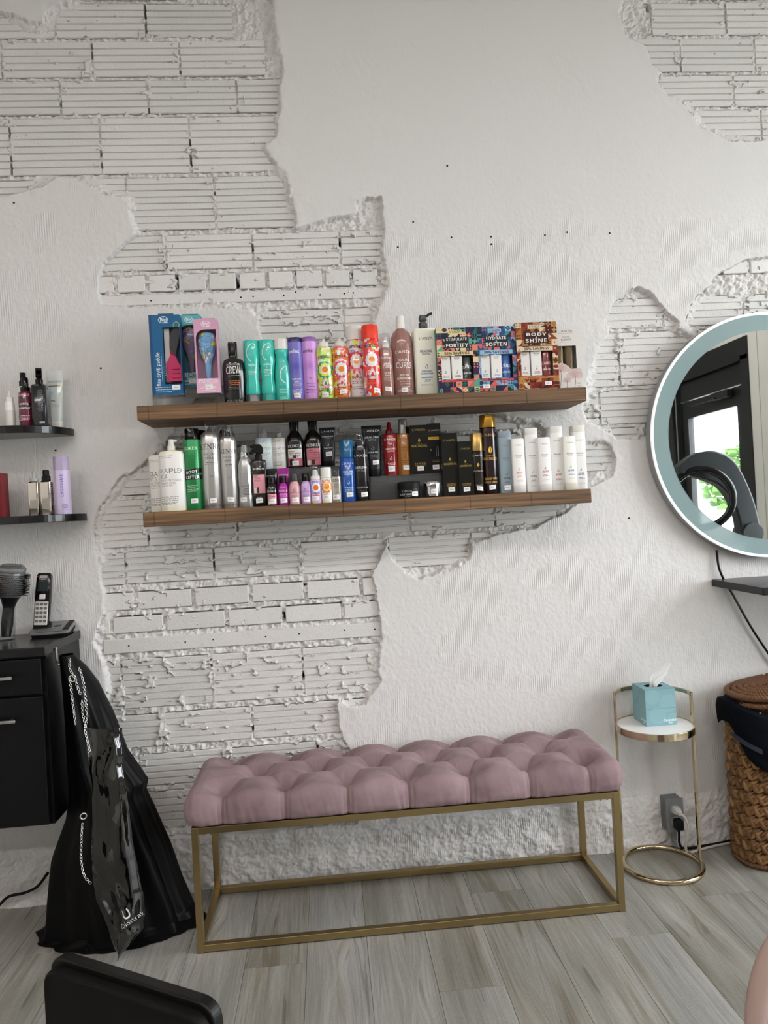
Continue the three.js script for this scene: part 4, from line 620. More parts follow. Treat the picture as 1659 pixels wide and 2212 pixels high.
// ---------- upper shelf ----------
{
  // clear two-step riser and the three brush boxes
  const st = thing('acrylic_riser', 'clear acrylic step riser under the brush boxes', 'riser', [-0.405, SH1, 0.1]);
  mesh('front_step', join([rbox(0.2, 0.003, 0.07, 0.001, 0, 0.0325, 0.05), rbox(0.003, 0.031, 0.07, 0.001, -0.0985, 0.0155, 0.05), rbox(0.003, 0.031, 0.07, 0.001, 0.0985, 0.0155, 0.05)]), clearPlastic, st);
  mesh('back_step', join([rbox(0.2, 0.003, 0.07, 0.001, 0, 0.0675, -0.025), rbox(0.2, 0.034, 0.003, 0.001, 0, 0.05, 0.0125), rbox(0.003, 0.066, 0.068, 0.001, -0.0985, 0.033, -0.025), rbox(0.003, 0.066, 0.068, 0.001, 0.0985, 0.033, -0.025)]), clearPlastic, st);
  const oval = (g, x, y) => { g.strokeStyle = '#f4f6f6'; g.lineWidth = 3; g.beginPath(); g.ellipse(x, y, 27, 18, -0.1, 0, 7); g.stroke(); T(g, 'Wet', x, y, 42, 22, '#f4f6f6', 'serif', 'italic bold'); T(g, 'BRUSH', x + 16, y + 17, 28, 6, '#f4f6f6', 'sans-serif', 'bold'); };
  const hang = (w, h, col, t, d) => { const s = new THREE.Shape(); s.moveTo(-w * 0.28, 0); s.lineTo(w * 0.28, 0); s.lineTo(w * 0.25, h); s.lineTo(-w * 0.25, h); s.closePath(); const p = new THREE.Path(); p.moveTo(-0.007, h * 0.25); p.lineTo(0, h * 0.7); p.lineTo(0.007, h * 0.25); p.closePath(); s.holes.push(p); return new THREE.ExtrudeGeometry(s, { depth: 0.001, bevelEnabled: false }).translate(0, 0, d); };
  // blue box with the pink vented brush
  let w = 0.092, h = 0.247, d = 0.04;
  const b1 = thing('brush_box', 'dark blue brush box with a hot pink vented hair brush in its window', 'box', [-0.461, SH1 + 0.0345, 0.14], 0.03);
  const q1 = cell(184, 494, (g, W, H) => { fill(g, W, H, '#12507c'); g.fillStyle = '#0d416a'; g.fillRect(0, 0, 18, H); oval(g, 86, 34); g.strokeStyle = '#b7d45c'; g.lineWidth = 4; g.beginPath(); g.arc(162, 66, 17, 0, 7); g.stroke(); g.fillStyle = '#1c5e6f'; g.fill(); T(g, 'flex dry® paddle', 44, 330, 205, 22, '#eef3f5', 'sans-serif', '', -Math.PI / 2); lines(g, 70, 200, 0, 0, '#fff'); g.save(); g.translate(68, 330); g.rotate(-Math.PI / 2); lines(g, 0, -4, 230, 1, '#c8d6de', 7, 2); g.restore(); lines(g, 70, 440, 120, 3, '#d9e4ea', 13, 3); });
  windowBox(b1, w, h, d, rectPath(-0.006, 0.044, 0.034, 0.208), q1, 'satin', mat('#12507c', 0.5));
  mesh('hang_tab', hang(w, 0.013, 0, b1, -d / 2 + 0.004), mat('#12507c', 0.5), b1, [0, h, 0]);
  mesh('window_film', box(0.05, 0.174, 0.0003, 0.019, 0.121, d / 2 - 0.002), film, b1);
  mesh('inner_card', box(0.016, 0.165, 0.001, 0.003, 0.125, 0.004), mat('#e4e6e6', 0.5), b1);
  const pk = mat('#c2155f', 0.35), hd = mesh('brush_handle', new THREE.ExtrudeGeometry((() => { const s = new THREE.Shape(); s.moveTo(0.014, 0.128); s.quadraticCurveTo(0.012, 0.16, 0.016, 0.185); s.quadraticCurveTo(0.024, 0.215, 0.04, 0.206); s.quadraticCurveTo(0.046, 0.19, 0.034, 0.16); s.lineTo(0.026, 0.12); s.closePath(); return s; })(), { depth: 0.009, bevelSize: 0.003, bevelThickness: 0.003, bevelSegments: 3 }), mat('#141824', 0.4), b1, [0, 0, 0.0]);
  mesh('brush_head', new THREE.ExtrudeGeometry((() => { const s = new THREE.Shape(); s.moveTo(0.004, 0.045); s.lineTo(0.042, 0.045); s.lineTo(0.042, 0.09); s.quadraticCurveTo(0.03, 0.105, 0.027, 0.122); s.lineTo(0.014, 0.142); s.quadraticCurveTo(0.013, 0.115, 0.0, 0.102); s.lineTo(0.004, 0.045); for (let k = 0; k < 3; k++) { s.holes.push(rectPath(0.014, 0.038, 0.052 + k * 0.0135, 0.0555 + k * 0.0135)); } return s; })(), { depth: 0.008, bevelSize: 0.0015, bevelThickness: 0.002, bevelSegments: 2 }), pk, b1, [0, 0, 0.002]);
  const tooth = []; for (let k = 0; k < 8; k++) tooth.push(rbox(0.014, 0.0022, 0.003, 0.001, -0.001, 0.046 + k * 0.0062, 0.008)); mesh('brush_teeth', join(tooth), mat('#e3c6d2', 0.4), b1); mesh('price_sticker', toCell(new THREE.PlaneGeometry(0.024, 0.015), stick), sheetMat(stick, 'matte'), b1, [0.026, 0.024, d / 2 + 0.0008]);
  // two oval brush boxes
  const brushBox = (label, pos, wide, tall, c0, c1, paint, title, turn) => {
    const t = thing('brush_box', label, 'box', pos, turn), W = 160, H = 160 * tall / wide;
    const q = cell(W, H, (g) => { fill(g, W, H, c0); oval(g, W / 2, 36); const y = H - 118; g.fillStyle = c1; g.beginPath(); g.moveTo(0, H); g.lineTo(0, y + 22); g.quadraticCurveTo(W * 0.2, y + 16, W * 0.27, y - 2); g.quadraticCurveTo(W * 0.5, y - 14, W * 0.73, y - 2); g.quadraticCurveTo(W * 0.8, y + 16, W, y + 22); g.lineTo(W, H); g.fill(); T(g, 'Disney', W / 2, y + 6, 58, 15, '#f3eef0', 'serif', 'italic'); T(g, 'PRINCESS', W / 2, y + 32, 128, 24, '#f3eef0', 'serif', ''); T(g, title, W / 2, y + 54, 60, 11, '#e9dfe4', 'serif', ''); lines(g, W / 2, y + 68, 130, 2, '#efe6ea', 8, 3); lines(g, W / 2, y + 92, 130, 1, '#efe6ea', 8, 3); });
    const hp = new THREE.Path(), a = wide / 2 - 0.005, y0 = tall * 0.2, y1 = tall * 0.86; hp.moveTo(-a, y0); hp.lineTo(-a, y1 - a); hp.quadraticCurveTo(-a, y1, 0, y1); hp.lineTo(a, y1); hp.lineTo(a, y0); hp.closePath();
    windowBox(t, wide, tall, 0.045, hp, q, 'satin', mat(c1, 0.5)); mesh('hang_tab', hang(wide * 1.4, 0.014, 0, t, -0.02), mat(c1, 0.5), t, [0, tall, 0]);
    mesh('window_film', box(wide - 0.008, tall * 0.66, 0.0003, 0, tall * 0.53, 0.0205), film, t);
    const P = cell(96, 224, paint);
    mesh('brush', toCell(loft([[tall * 0.12, 0.005, 0.005], [tall * 0.3, 0.008, 0.006], [tall * 0.44, 0.011, 0.008], [tall * 0.55, 0.021, 0.01], [tall * 0.66, 0.027, 0.012], [tall * 0.75, 0.028, 0.012], [tall * 0.82, 0.023, 0.011], [tall * 0.855, 0.01, 0.008]], 2, 36, 1.2), P), sheetMat(P, 'gloss'), t);
    mesh('price_sticker', toCell(new THREE.PlaneGeometry(0.022, 0.014), stick), sheetMat(stick, 'matte'), t, [0.002, 0.018, 0.0233], [0, 0, 0.08]);
  };
  const blobs = (pal, seed) => (g, W, H) => { const r = rng(seed); fill(g, W, H, pal[0]); for (let k = 0; k < 26; k++) { g.fillStyle = pal[1 + Math.floor(r() * (pal.length - 1))]; g.beginPath(); g.ellipse(r() * W, r() * H * 0.62, 6 + 14 * r(), 5 + 9 * r(), r() * 3, 0, 7); g.fill(); g.strokeStyle = '#3a4a66'; g.lineWidth = 1.2; g.stroke(); } };
  brushBox('teal brush box with a purple oval brush, behind its lilac neighbour', [-0.398, SH1 + 0.0695, 0.075], 0.072, 0.226, '#4c99a6', '#2f7482', blobs(['#7a6a8e', '#6b5138', '#3e8a86', '#8a7a9e', '#b0a23a', '#5a4a70'], 4), 'Jasmine', 0.02);
  brushBox('lilac pink brush box with a pale blue oval brush', [-0.336, SH1 + 0.0345, 0.15], 0.071, 0.226, '#b58aa6', '#c39ab4', blobs(['#6d9fc8', '#a9c6e4', '#c9b7dc', '#87b4d8', '#d9c24a', '#5b8cba'], 9), 'Cinderella', 0.03);
}
const nozzle = (r, y, m, spout = 0) => [['cap', loft([[y, r, r], [y + 0.012, r, r], [y + 0.014, r * 0.85, r * 0.85], [y + 0.022, r * 0.6, r * 0.6], [y + 0.026, r * 0.45, r * 0.45]], 2, 28), m]];
bottle({ label: 'black shampoo bottle with narrow neck beside the lilac brush box', x: -0.262, y: SH1, z: 0.13, rows: [[0, 0.031, 0.02], [0.006, 0.033, 0.022], [0.1, 0.0345, 0.023], [0.125, 0.034, 0.022], [0.14, 0.029, 0.02], [0.147, 0.015, 0.014], [0.152, 0.0135, 0.0135]], parts: [['cap', loft([[0.152, 0.014, 0.014], [0.19, 0.0145, 0.0145], [0.196, 0.0135, 0.0135]], 2, 32), blackGloss]],
  draw: (g, W, H) => { fill(g, W, H, '#0b0a0b'); T(g, 'AMERICAN', 64, 34, 50, 6, '#b9b9b9'); T(g, 'CREW', 64, 54, 56, 26, '#eceae6', 'sans-serif', ''); lines(g, 64, 74, 56, 1, '#cfcfcf', 5, 2); lines(g, 64, 92, 40, 3, '#b0602a', 7, 4); lines(g, 64, 116, 52, 2, '#8d8d8d', 6, 2); T(g, '450 mL / 15.2 fl.oz', 64, 166, 64, 7, '#c5c5c5'); } });
for (const [x, label, capm] of [[-0.205, 'teal flip bottle standing on a grey metal cap', mat('#77797c', 0.35, { metalness: 0.6 })], [-0.157, 'teal flip bottle standing on a teal cap', mat('#2f9c92', 0.35)]])
  bottle({ label, x, y: SH1, z: 0.125, rows: [[0.03, 0.022, 0.022], [0.033, 0.0235, 0.0235], [0.055, 0.0235, 0.0235], [0.078, 0.0205, 0.0205], [0.1, 0.022, 0.022], [0.13, 0.0255, 0.0255], [0.192, 0.0255, 0.0255], [0.199, 0.024, 0.02], [0.201, 0.02, 0.012]], parts: [['cap', capG(0.0228, 0, 0.03), capm]],
    draw: (g, W, H) => { fill(g, W, H, '#35ab9f'); g.strokeStyle = '#e9ddcf'; g.lineWidth = 4; g.beginPath(); g.arc(92, 70, 50, 2.2, 4.2); g.stroke(); g.lineWidth = 3; g.beginPath(); g.arc(74, 36, 12, -1.8, 2); g.stroke(); T(g, 'malibu', 64, 128, 40, 11, '#e4f2ee'); T(g, 'C', 64, 140, 8, 8, '#e4f2ee'); lines(g, 64, 152, 52, 5, '#cfe9e4', 7, 2); } });
bottle({ name: 'spray_bottle', label: 'teal waisted spray bottle with a white cap', x: -0.111, y: SH1, z: 0.125, rows: [[0, 0.0235, 0.0235], [0.004, 0.0255, 0.0255], [0.085, 0.0255, 0.0255], [0.115, 0.0235, 0.0235], [0.138, 0.0195, 0.0195], [0.152, 0.0215, 0.0215], [0.164, 0.0235, 0.0235], [0.167, 0.022, 0.022]], parts: [['cap', capG(0.0235, 0.167, 0.033), whitePlastic]],
  draw: (g, W, H) => { fill(g, W, H, '#35ab9f'); g.strokeStyle = '#e9ddcf'; g.lineWidth = 4; g.beginPath(); g.arc(98, 130, 46, 2.0, 4.2); g.stroke(); g.lineWidth = 3; g.beginPath(); g.arc(78, 96, 11, -1.8, 2); g.stroke(); T(g, 'malibu', 64, 188, 40, 10, '#1d5f6a'); lines(g, 64, 202, 50, 3, '#bfe0da', 8, 2); lines(g, 64, 240, 60, 2, '#bfe0da', 8, 2); } });
const lattice = (g, W, y0, y1, col) => { g.strokeStyle = col; g.lineWidth = 1; const cy = (y0 + y1) / 2; for (let r = 6; r < 34; r += 6) for (let k = 0; k < 8; k++) { g.beginPath(); g.arc(64 + r * 0.7 * Math.cos(k * 0.785), cy + r * 0.7 * Math.sin(k * 0.785), r * 0.75, 0, 7); g.stroke(); } for (let k = 0; k < 5; k++) for (let j = 0; j < 3; j++) { g.beginPath(); g.arc(20 + k * 22, y0 - 40 + j * 18, 7, 0, 7); g.stroke(); } };
for (const [x, label, c, cap, txt, l, tag] of [[-0.0685, 'indigo blue shampoo bottle with a dark navy lid', '#6f6cb4', '#2c2a63', '#eeeef8', '#5350a0', true], [-0.025, 'light orchid purple shampoo bottle', '#bd8fd0', '#8d62ab', '#2a1c33', '#a673bd', false]])
  bottle({ label, x, y: SH1, z: 0.125, rows: [[0, 0.0225, 0.0225], [0.003, 0.0242, 0.0242], [0.188, 0.0242, 0.0242]], parts: [['cap', capG(0.0245, 0.188, 0.014), mat(cap, 0.3)]], fin: 'satin', tag: tag ? [0.02, 0, -0.05] : null,
    draw: (g, W, H) => { fill(g, W, H, c); lattice(g, W, 85, 175, l); T(g, 'amika:', 56, 52, 60, 17, txt, 'sans-serif', 'bold'); T(g, tag ? 'bust your' : '3D', 64, 196, tag ? 48 : 16, 11, txt); if (tag) T(g, 'brass', 64, 210, 28, 10, txt); lines(g, 64, 222, 54, 3, txt, 8, 2); lines(g, 64, 252, 70, 3, txt, 8, 3); } });
const blooms = (base, cols, seed, name, H0) => (g, W, H) => {
  const r = rng(seed); fill(g, W, H, base);
  for (let k = 0; k < 90; k++) { g.save(); g.translate(r() * W, r() * H); g.rotate(r() * 6); g.fillStyle = cols[Math.floor(r() * cols.length)]; const s = 6 + 13 * r(); g.beginPath(); if (k % 3) { g.moveTo(0, -s); g.quadraticCurveTo(s, s * 0.4, 0, s * 0.7); g.quadraticCurveTo(-s, s * 0.4, 0, -s); } else g.arc(0, 0, s * 0.7, 0, 7); g.fill(); g.restore(); }
  const cy = H * H0; for (const [R, n, s, c] of [[34, 14, 8.5, cols[0]], [25, 12, 7, cols[1]], [17, 10, 5.5, '#f3f1d0']]) { g.fillStyle = c; for (let k = 0; k < n; k++) { g.beginPath(); g.arc(64 + R * Math.cos(k / n * 6.283), cy + R * Math.sin(k / n * 6.283), s, 0, 7); g.fill(); } }
  g.fillStyle = '#ef7a2b'; g.beginPath(); g.arc(64, cy, 14, 0, 7); g.fill();
  const dy = H * (H0 + 0.24); for (const [s, c] of [[30, cols[2]], [19, '#f3efe6'], [11, cols[0]]]) { g.fillStyle = c; g.beginPath(); g.moveTo(64, dy - s); g.quadraticCurveTo(64 + s * 1.2, dy + s * 0.7, 64, dy + s * 0.8); g.quadraticCurveTo(64 - s * 1.2, dy + s * 0.7, 64, dy - s); g.fill(); }
  T(g, 'amika:', 62, H * (H0 - 0.24), 62, 16, '#1c1a1c', 'sans-serif', 'bold'); T(g, name, 62, H * (H0 + 0.27), 50, 10, '#2a2222', 'sans-serif', 'bold'); lines(g, 62, H * (H0 + 0.33), 66, 2, '#43383a', 8, 3); lines(g, 62, H * (H0 + 0.42), 66, 2, '#43383a', 8, 3);
};
const wcap = (r, y) => loft([[y, r, r], [y + 0.012, r, r], [y + 0.016, r * 0.8, r * 0.8], [y + 0.017, 0.006, 0.006], [y + 0.026, 0.004, 0.004]], 2, 28);
for (const [x, label, base, cols, name, tag] of [[0.021, 'lime green floral patterned spray can with white nozzle', '#a8c94c', ['#2f8f55', '#e9df4a', '#e58ea2', '#dfe9e4', '#e2543a'], 'un.done', [0.018, -0.1, 0.1]], [0.072, 'orange floral patterned spray can with white nozzle', '#e0662c', ['#c24468', '#f0e9e2', '#f2a7a0', '#f0c648', '#b8d3dc'], 'perk up', [0.026, 0.1, 0.15]]])
  bottle({ name: 'spray_can', label, x, y: SH1, z: 0.125, rows: can(0.027, 0.172, 0.022, 0.017), parts: [['nozzle', wcap(0.0165, 0.171), whitePlastic]], tag, draw: blooms(base, cols, Math.round(x * 500) + 3, name, 0.44) });
for (const [x, label, base, cap, name, tag] of [[0.121, 'tall floral hairspray can with a white cap', '#d9c6cc', whitePlastic, 'fluxus', [0.022, 0.4, 0.05]], [0.167, 'tall red floral hairspray can with a bright orange red cap', '#d23b31', mat('#f0391c', 0.45), 'headstrong', [0.022, 0.45, -0.15]]])
  bottle({ name: 'spray_can', label, x, y: SH1, z: x > 0.15 ? 0.145 : 0.11, rows: can(0.0275, x > 0.15 ? 0.184 : 0.192, 0.006, 0.026), parts: [['cap', capG(0.0262, x > 0.15 ? 0.182 : 0.19, 0.046, 0.002), cap]], tag, draw: blooms(base, ['#c63f55', '#e8e2ea', '#e8a9a6', '#e8d24a', '#7f8fc4'], Math.round(x * 500) + 5, name, 0.36) });
const curls = '#85605a', lanza = (g, y, col, w = 54, h = 10) => T(g, "L'ANZA", 64, y, w, h, col, 'sans-serif', '');
bottle({ name: 'mousse_bottle', label: 'small dusty brown mousse bottle with a clear cap', x: 0.2135, y: SH1, z: 0.14, rows: can(0.0225, 0.158, 0.016, 0.013), tag: [0.026, 0.1, -0.12], parts: [['pump_head', loft([[0.155, 0.013, 0.013], [0.172, 0.013, 0.013], [0.176, 0.007, 0.007], [0.192, 0.006, 0.008]], 2, 24), whitePlastic], ['cap', capG(0.0165, 0.158, 0.045), clearPlastic]],
  draw: (g, W, H) => { fill(g, W, H, curls); lanza(g, 62, '#e6dcd8', 56, 10); T(g, 'HEALING', 68, 96, 40, 9, '#e6dcd8'); T(g, 'CURLS', 68, 112, 54, 18, '#f0e6e2', 'sans-serif', ''); T(g, 'BUTTER', 66, 150, 36, 9, '#f0e6e2'); T(g, 'WHIP', 66, 163, 28, 9, '#f0e6e2'); lines(g, 66, 176, 50, 3, '#d9c8c2', 8, 2); } });
bottle({ name: 'conditioner_bottle', label: 'large dusty brown litre bottle with a white cap', x: 0.267, y: SH1, z: 0.122, rows: [[0, 0.033, 0.033], [0.004, 0.035, 0.035], [0.165, 0.0355, 0.0355], [0.19, 0.034, 0.034], [0.208, 0.026, 0.026], [0.218, 0.015, 0.015], [0.222, 0.0135, 0.0135]], tag: [0.022, 0, 0.02], parts: [['cap', loft([[0.22, 0.0145, 0.0145], [0.236, 0.0145, 0.0145], [0.237, 0.0137, 0.0137], [0.246, 0.0137, 0.0137], [0.247, 0.0132, 0.0132], [0.258, 0.0128, 0.0128], [0.262, 0.011, 0.011]], 2, 32), whitePlastic]],
  draw: (g, W, H) => { fill(g, W, H, curls); lanza(g, 92, '#e8dfdb', 60, 10); T(g, 'HEALING', 66, 122, 46, 9, '#e8dfdb'); T(g, 'CURLS', 66, 140, 62, 20, '#f2e9e5', 'sans-serif', ''); T(g, 'BUTTER', 66, 176, 36, 8, '#f0e6e2'); T(g, 'CONDITIONER', 66, 188, 58, 8, '#f0e6e2'); lines(g, 66, 198, 44, 3, '#c7b2ab', 9, 2); T(g, '33.8 FL OZ / 1 L ℮', 66, 232, 60, 7, '#e0d4cf'); } });
bottle({ name: 'pump_bottle', label: 'large cream square pump bottle with a grey pump', x: 0.34, y: SH1, z: 0.12, n: 9, W: 110, rows: [[0, 0.034, 0.03], [0.003, 0.036, 0.032], [0.208, 0.0365, 0.0325], [0.214, 0.034, 0.03], [0.215, 0.013, 0.013]], fin: 'satin', parts: [['pump', join([loft([[0.215, 0.014, 0.014], [0.232, 0.0145, 0.0145], [0.238, 0.0135, 0.0135], [0.24, 0.009, 0.009], [0.246, 0.009, 0.009]], 2, 32), loft([[0.245, 0.013, 0.012], [0.256, 0.0125, 0.012], [0.262, 0.01, 0.011]], 3, 28), tube([[0, 0.255, 0], [0.012, 0.26, 0], [0.024, 0.266, 0.002], [0.031, 0.268, 0.003]], 0.0042, 16, 10)]), mat('#3a3e42', 0.25, { metalness: 0.4 })]],
  draw: (g, W, H) => { fill(g, W, H, '#d6d2c2'); T(g, "L'ANZA", 58, 50, 66, 12, '#2f3236', 'sans-serif', ''); T(g, 'HEALING', 56, 112, 58, 11, '#2d3c52', 'sans-serif', 'bold'); T(g, 'MOISTURE', 56, 124, 40, 8, '#2d3c52', 'sans-serif', 'bold'); drop(g, 56, 186, 9, '#23407a'); T(g, 'KUKUI NUT', 56, 206, 50, 8, '#23407a', 'sans-serif', 'bold'); T(g, 'CONDITIONER', 56, 217, 58, 8, '#23407a', 'sans-serif', 'bold'); g.fillStyle = '#7d9bb8'; g.fillRect(28, 232, 54, 7); lines(g, 56, 246, 30, 2, '#3b5a86', 6, 3); T(g, '33.8 fl.oz / 1 L ℮', 56, 270, 62, 8, '#30507e'); } });
// gift boxes with three bottles showing
{
  const gift = (label, x, z, w, h, pal, band, words, panel, third, sleeve, seed, tag, turn) => {
    const t = thing('gift_box', label, 'box', [x, SH1, z], turn), d = 0.055, W = 300, H = 300 * h / w;
    const q = cell(W, H, (g) => {
      motifs(g, W, H, pal, 7, seed); g.fillStyle = band[0]; g.fillRect(W * 0.3, H * 0.045, W * 0.32, H * 0.06); T(g, "L'ANZA", W * 0.46, H * 0.075, W * 0.26, H * 0.035, band[1], 'sans-serif', '');
      g.fillStyle = panel; g.fillRect(W * 0.2, H * 0.15, W * 0.58, H * 0.165); T(g, words[0], W * 0.49, H * 0.185, W * 0.5, H * 0.042, '#f1e9df', 'sans-serif', 'bold'); T(g, '&', W * 0.49, H * 0.225, W * 0.04, H * 0.022, '#f1e9df', 'sans-serif', 'bold'); T(g, words[1], W * 0.49, H * 0.275, W * 0.54, H * 0.055, '#f1e9df', 'sans-serif', 'bold');
      g.fillStyle = band[0]; g.fillRect(W * 0.08, H * 0.36, W * 0.8, H * 0.06); T(g, '30% SAVINGS', W * 0.48, H * 0.39, W * 0.62, H * 0.037, '#1f1c1e', 'sans-serif', 'bold');
      g.fillStyle = sleeve; g.fillRect(W * 0.08, H * 0.79, W * 0.8, H * 0.03); lines(g, W * 0.48, H * 0.8, W * 0.7, 1, '#2b1e20', 6, 5);
    }, 8);
    windowBox(t, w, h, d, rectPath(-w * 0.41, w * 0.37, h * 0.22, h * 0.57), q, 'satin', mat(pal[1], 0.5));
    mesh('window_film', box(w * 0.78, h * 0.35, 0.0003, -w * 0.02, h * 0.395, d / 2 - 0.002), film, t);
    const wq = cell(76, 160, (g, a, b) => { fill(g, a, b, '#dcd9cc'); T(g, 'HEALING', a / 2, 14, 40, 7, '#3a3c40', 'sans-serif', 'bold'); T(g, 'MOISTURE', a / 2, 22, 30, 5, '#3a3c40'); drop(g, a / 2, 92, 8, third); lines(g, a / 2, 108, 44, 2, third, 7, 3); lines(g, a / 2, 128, 40, 2, '#7b8aa0', 7, 2); });
    for (const k of [0, 1]) mesh('bottle', toCell(frontUV(plain(rbox(0.034, h * 0.44, 0.03, 0.002, 0, h * 0.22, 0)), 0.034, h * 0.44), wq), sheetMat(wq, 'satin'), t, [-w * 0.31 + k * 0.037, h * 0.14, 0.006 + k * 0.003]);
    mesh('bottle', toCell(loft([[0, 0.016, 0.016], [h * 0.5, 0.016, 0.016], [h * 0.52, 0.014, 0.014]], 2, 28), cell(40, 80, (g, a, b) => { fill(g, a, b, third); T(g, "L'ANZA", a / 2, 40, 28, 7, '#dfe3e6', 'sans-serif', ''); T(g, 'HEALING', a / 2, 54, 24, 5, '#dfe3e6'); })), sheetMat(wq, 'gloss'), t, [w * 0.235, h * 0.14, 0.006]);
    if (tag) mesh('price_sticker', toCell(new THREE.PlaneGeometry(0.022, 0.012), stick), sheetMat(stick, 'matte'), t, [tag, h * 0.1, d / 2 + 0.0008]);
  };
  gift('gift box in green and coral patchwork with green black third bottle', 0.436, 0.148, 0.13, 0.207, ['#23263f', '#1f6a5f', '#d9695f', '#e6d3a8', '#5fa892', '#3a2450', '#e28a7a'], ['#e2cf9d', '#2b2b2b'], ['STIMULATE', 'FORTIFY'], '#1d2a33', '#11231f', '#d0555a', 11, 0, 0.02);
  gift('gift box in blue patchwork with a blue third bottle', 0.564, 0.138, 0.13, 0.209, ['#22314f', '#31538a', '#7fa9d6', '#d9695f', '#4a8f8a', '#9ec3e4', '#1d2b44'], ['#9dc0e4', '#1e3350'], ['HYDRATE', 'SOFTEN'], '#1c2a3d', '#1c4c93', '#c95a60', 23, -0.04, 0.02);
  gift('gift box in rust brown patchwork with a maroon third bottle', 0.692, 0.144, 0.132, 0.216, ['#5a1f1e', '#7d2422', '#a8743a', '#ddd0b4', '#8e3f28', '#3d1a1c', '#b98a4c'], ['#ddd3bd', '#4a2a20'], ['BODY', 'SHINE'], '#341a1e', '#6c1f1f', '#c98a5a', 37, 0.03, 0.0);
  // white flower box
  const w = 0.095, h = 0.205, t = thing('gift_box', 'white flower printed gift box with two taupe bottles in its window', 'box', [0.795, SH1, 0.125], -0.02);
  const q = cell(240, 518, (g, W, H) => { fill(g, W, H, '#e4e3e1'); T(g, "L'ANZA", 112, 44, 118, 19, '#4b4d50', 'sans-serif', ''); g.fillStyle = '#8a8c8e'; g.fillRect(54, 60, 118, 2); T(g, 'HEALING', 118, 90, 62, 12, '#77797b'); T(g, 'BLONDE', 118, 112, 86, 15, '#8d8a84', 'sans-serif', 'bold'); lines(g, 118, 128, 140, 1, '#8a8c8e', 6, 3);
    for (const [x, y, s] of [[62, 350, 58], [176, 400, 62], [108, 440, 30]]) { for (let k = 0; k < 5; k++) { g.save(); g.translate(x, y); g.rotate(-1.5 + k * 0.75); g.fillStyle = 'rgba(205,176,174,0.55)'; g.beginPath(); g.ellipse(0, -s * 0.5, s * 0.38, s * 0.62, 0, 0, 7); g.fill(); g.strokeStyle = 'rgba(150,110,112,0.5)'; g.lineWidth = 1.5; g.stroke(); g.restore(); } g.strokeStyle = '#5a4a48'; g.lineWidth = 3; g.beginPath(); g.moveTo(x, y); g.quadraticCurveTo(x + 6, y + 60, x - 10, H - 24); g.stroke(); }
    g.fillStyle = '#b3a48e'; g.fillRect(0, H - 22, W, 22); T(g, 'FREE', 200, 462, 36, 9, '#7a6a6a'); lines(g, 200, 474, 40, 3, '#8a7a7a', 6, 2); }, 8);
  const hp = new THREE.Path(); hp.moveTo(-0.038, 0.075); hp.lineTo(-0.038, 0.142); hp.lineTo(0.03, 0.142); hp.lineTo(0.03, 0.068); hp.lineTo(0.01, 0.068); hp.quadraticCurveTo(-0.01, 0.09, -0.025, 0.088); hp.closePath();
  windowBox(t, w, h, 0.05, hp, q, 'satin', mat('#d9d8d6', 0.5)); mesh('window_film', box(0.07, 0.076, 0.0003, -0.004, 0.105, 0.023), film, t);
  for (const k of [0, 1]) mesh('bottle', loft([[0, 0.016, 0.016], [0.09 + k * 0.03, 0.016, 0.016], [0.092 + k * 0.03, 0.0165, 0.0165], [0.15, 0.0165, 0.0165]], 2, 28), mat('#8a7a5f', 0.25, { metalness: 0.5 }), t, [-0.022 + k * 0.034, 0.004, 0.002]);
}
// ---------- lower shelf ----------
const pumpHead = (y, m, r = 0.012) => ['pump', join([loft([[y, r, r], [y + 0.014, r, r], [y + 0.015, r * 0.8, r * 0.8], [y + 0.02, r * 0.75, r * 0.75]], 2, 28), loft([[y + 0.02, r * 0.7, r * 0.7], [y + 0.032, r * 0.72, r * 0.72], [y + 0.034, r * 0.6, r * 0.6]], 2, 24), rbox(0.02, 0.007, 0.01, 0.003, 0.008, y + 0.029, 0)]), m];
const olap = (no, sub, c) => (g, W, H) => { fill(g, W, H, c); g.fillStyle = '#e6e4df'; g.fillRect(8, H * 0.06, W - 16, H * 0.86); lines(g, 44, H * 0.1, 62, 2, '#8a8a86', 5, 2); T(g, 'OLAPLEX', 62, H * 0.34, 76, 15, '#4a4b4d', 'sans-serif', ''); T(g, no, 42, H * 0.43, 30, 15, '#4a4b4d', 'sans-serif', ''); T(g, 'BOND MAINTENANCE', 60, H * 0.5, 70, 7, '#6d6e70'); T(g, sub, 50, H * 0.545, 48, 7, '#6d6e70'); lines(g, 46, H * 0.58, 40, 1, '#8a8a86', 5, 2); lines(g, 50, H * 0.76, 70, 4, '#8a8a86', 6, 2); lines(g, 50, H * 0.87, 60, 1, '#6d6e70', 6, 3); };
bottle({ name: 'conditioner_bottle', label: 'white litre conditioner bottle at the left end, partly hidden', x: -0.505, y: SH2, z: 0.09, rows: [[0, 0.037, 0.03], [0.004, 0.039, 0.031], [0.172, 0.039, 0.031], [0.178, 0.034, 0.027], [0.18, 0.014, 0.014]], n: 2.6, fin: 'satin', parts: [pumpHead(0.18, frostPlastic)], draw: olap('Nº.5', 'CONDITIONER', '#d5d2c6') });
bottle({ name: 'shampoo_bottle', label: 'white litre shampoo bottle with a white pump and printed label', x: -0.461, y: SH2, z: 0.15, rows: [[0, 0.037, 0.03], [0.004, 0.0395, 0.031], [0.172, 0.0395, 0.031], [0.182, 0.034, 0.027], [0.186, 0.013, 0.013]], n: 2.6, fin: 'satin', tag: [0.022, 0.5, 0.05], parts: [pumpHead(0.186, whitePlastic)], draw: olap('Nº.4', 'SHAMPOO', '#cfccb8') });
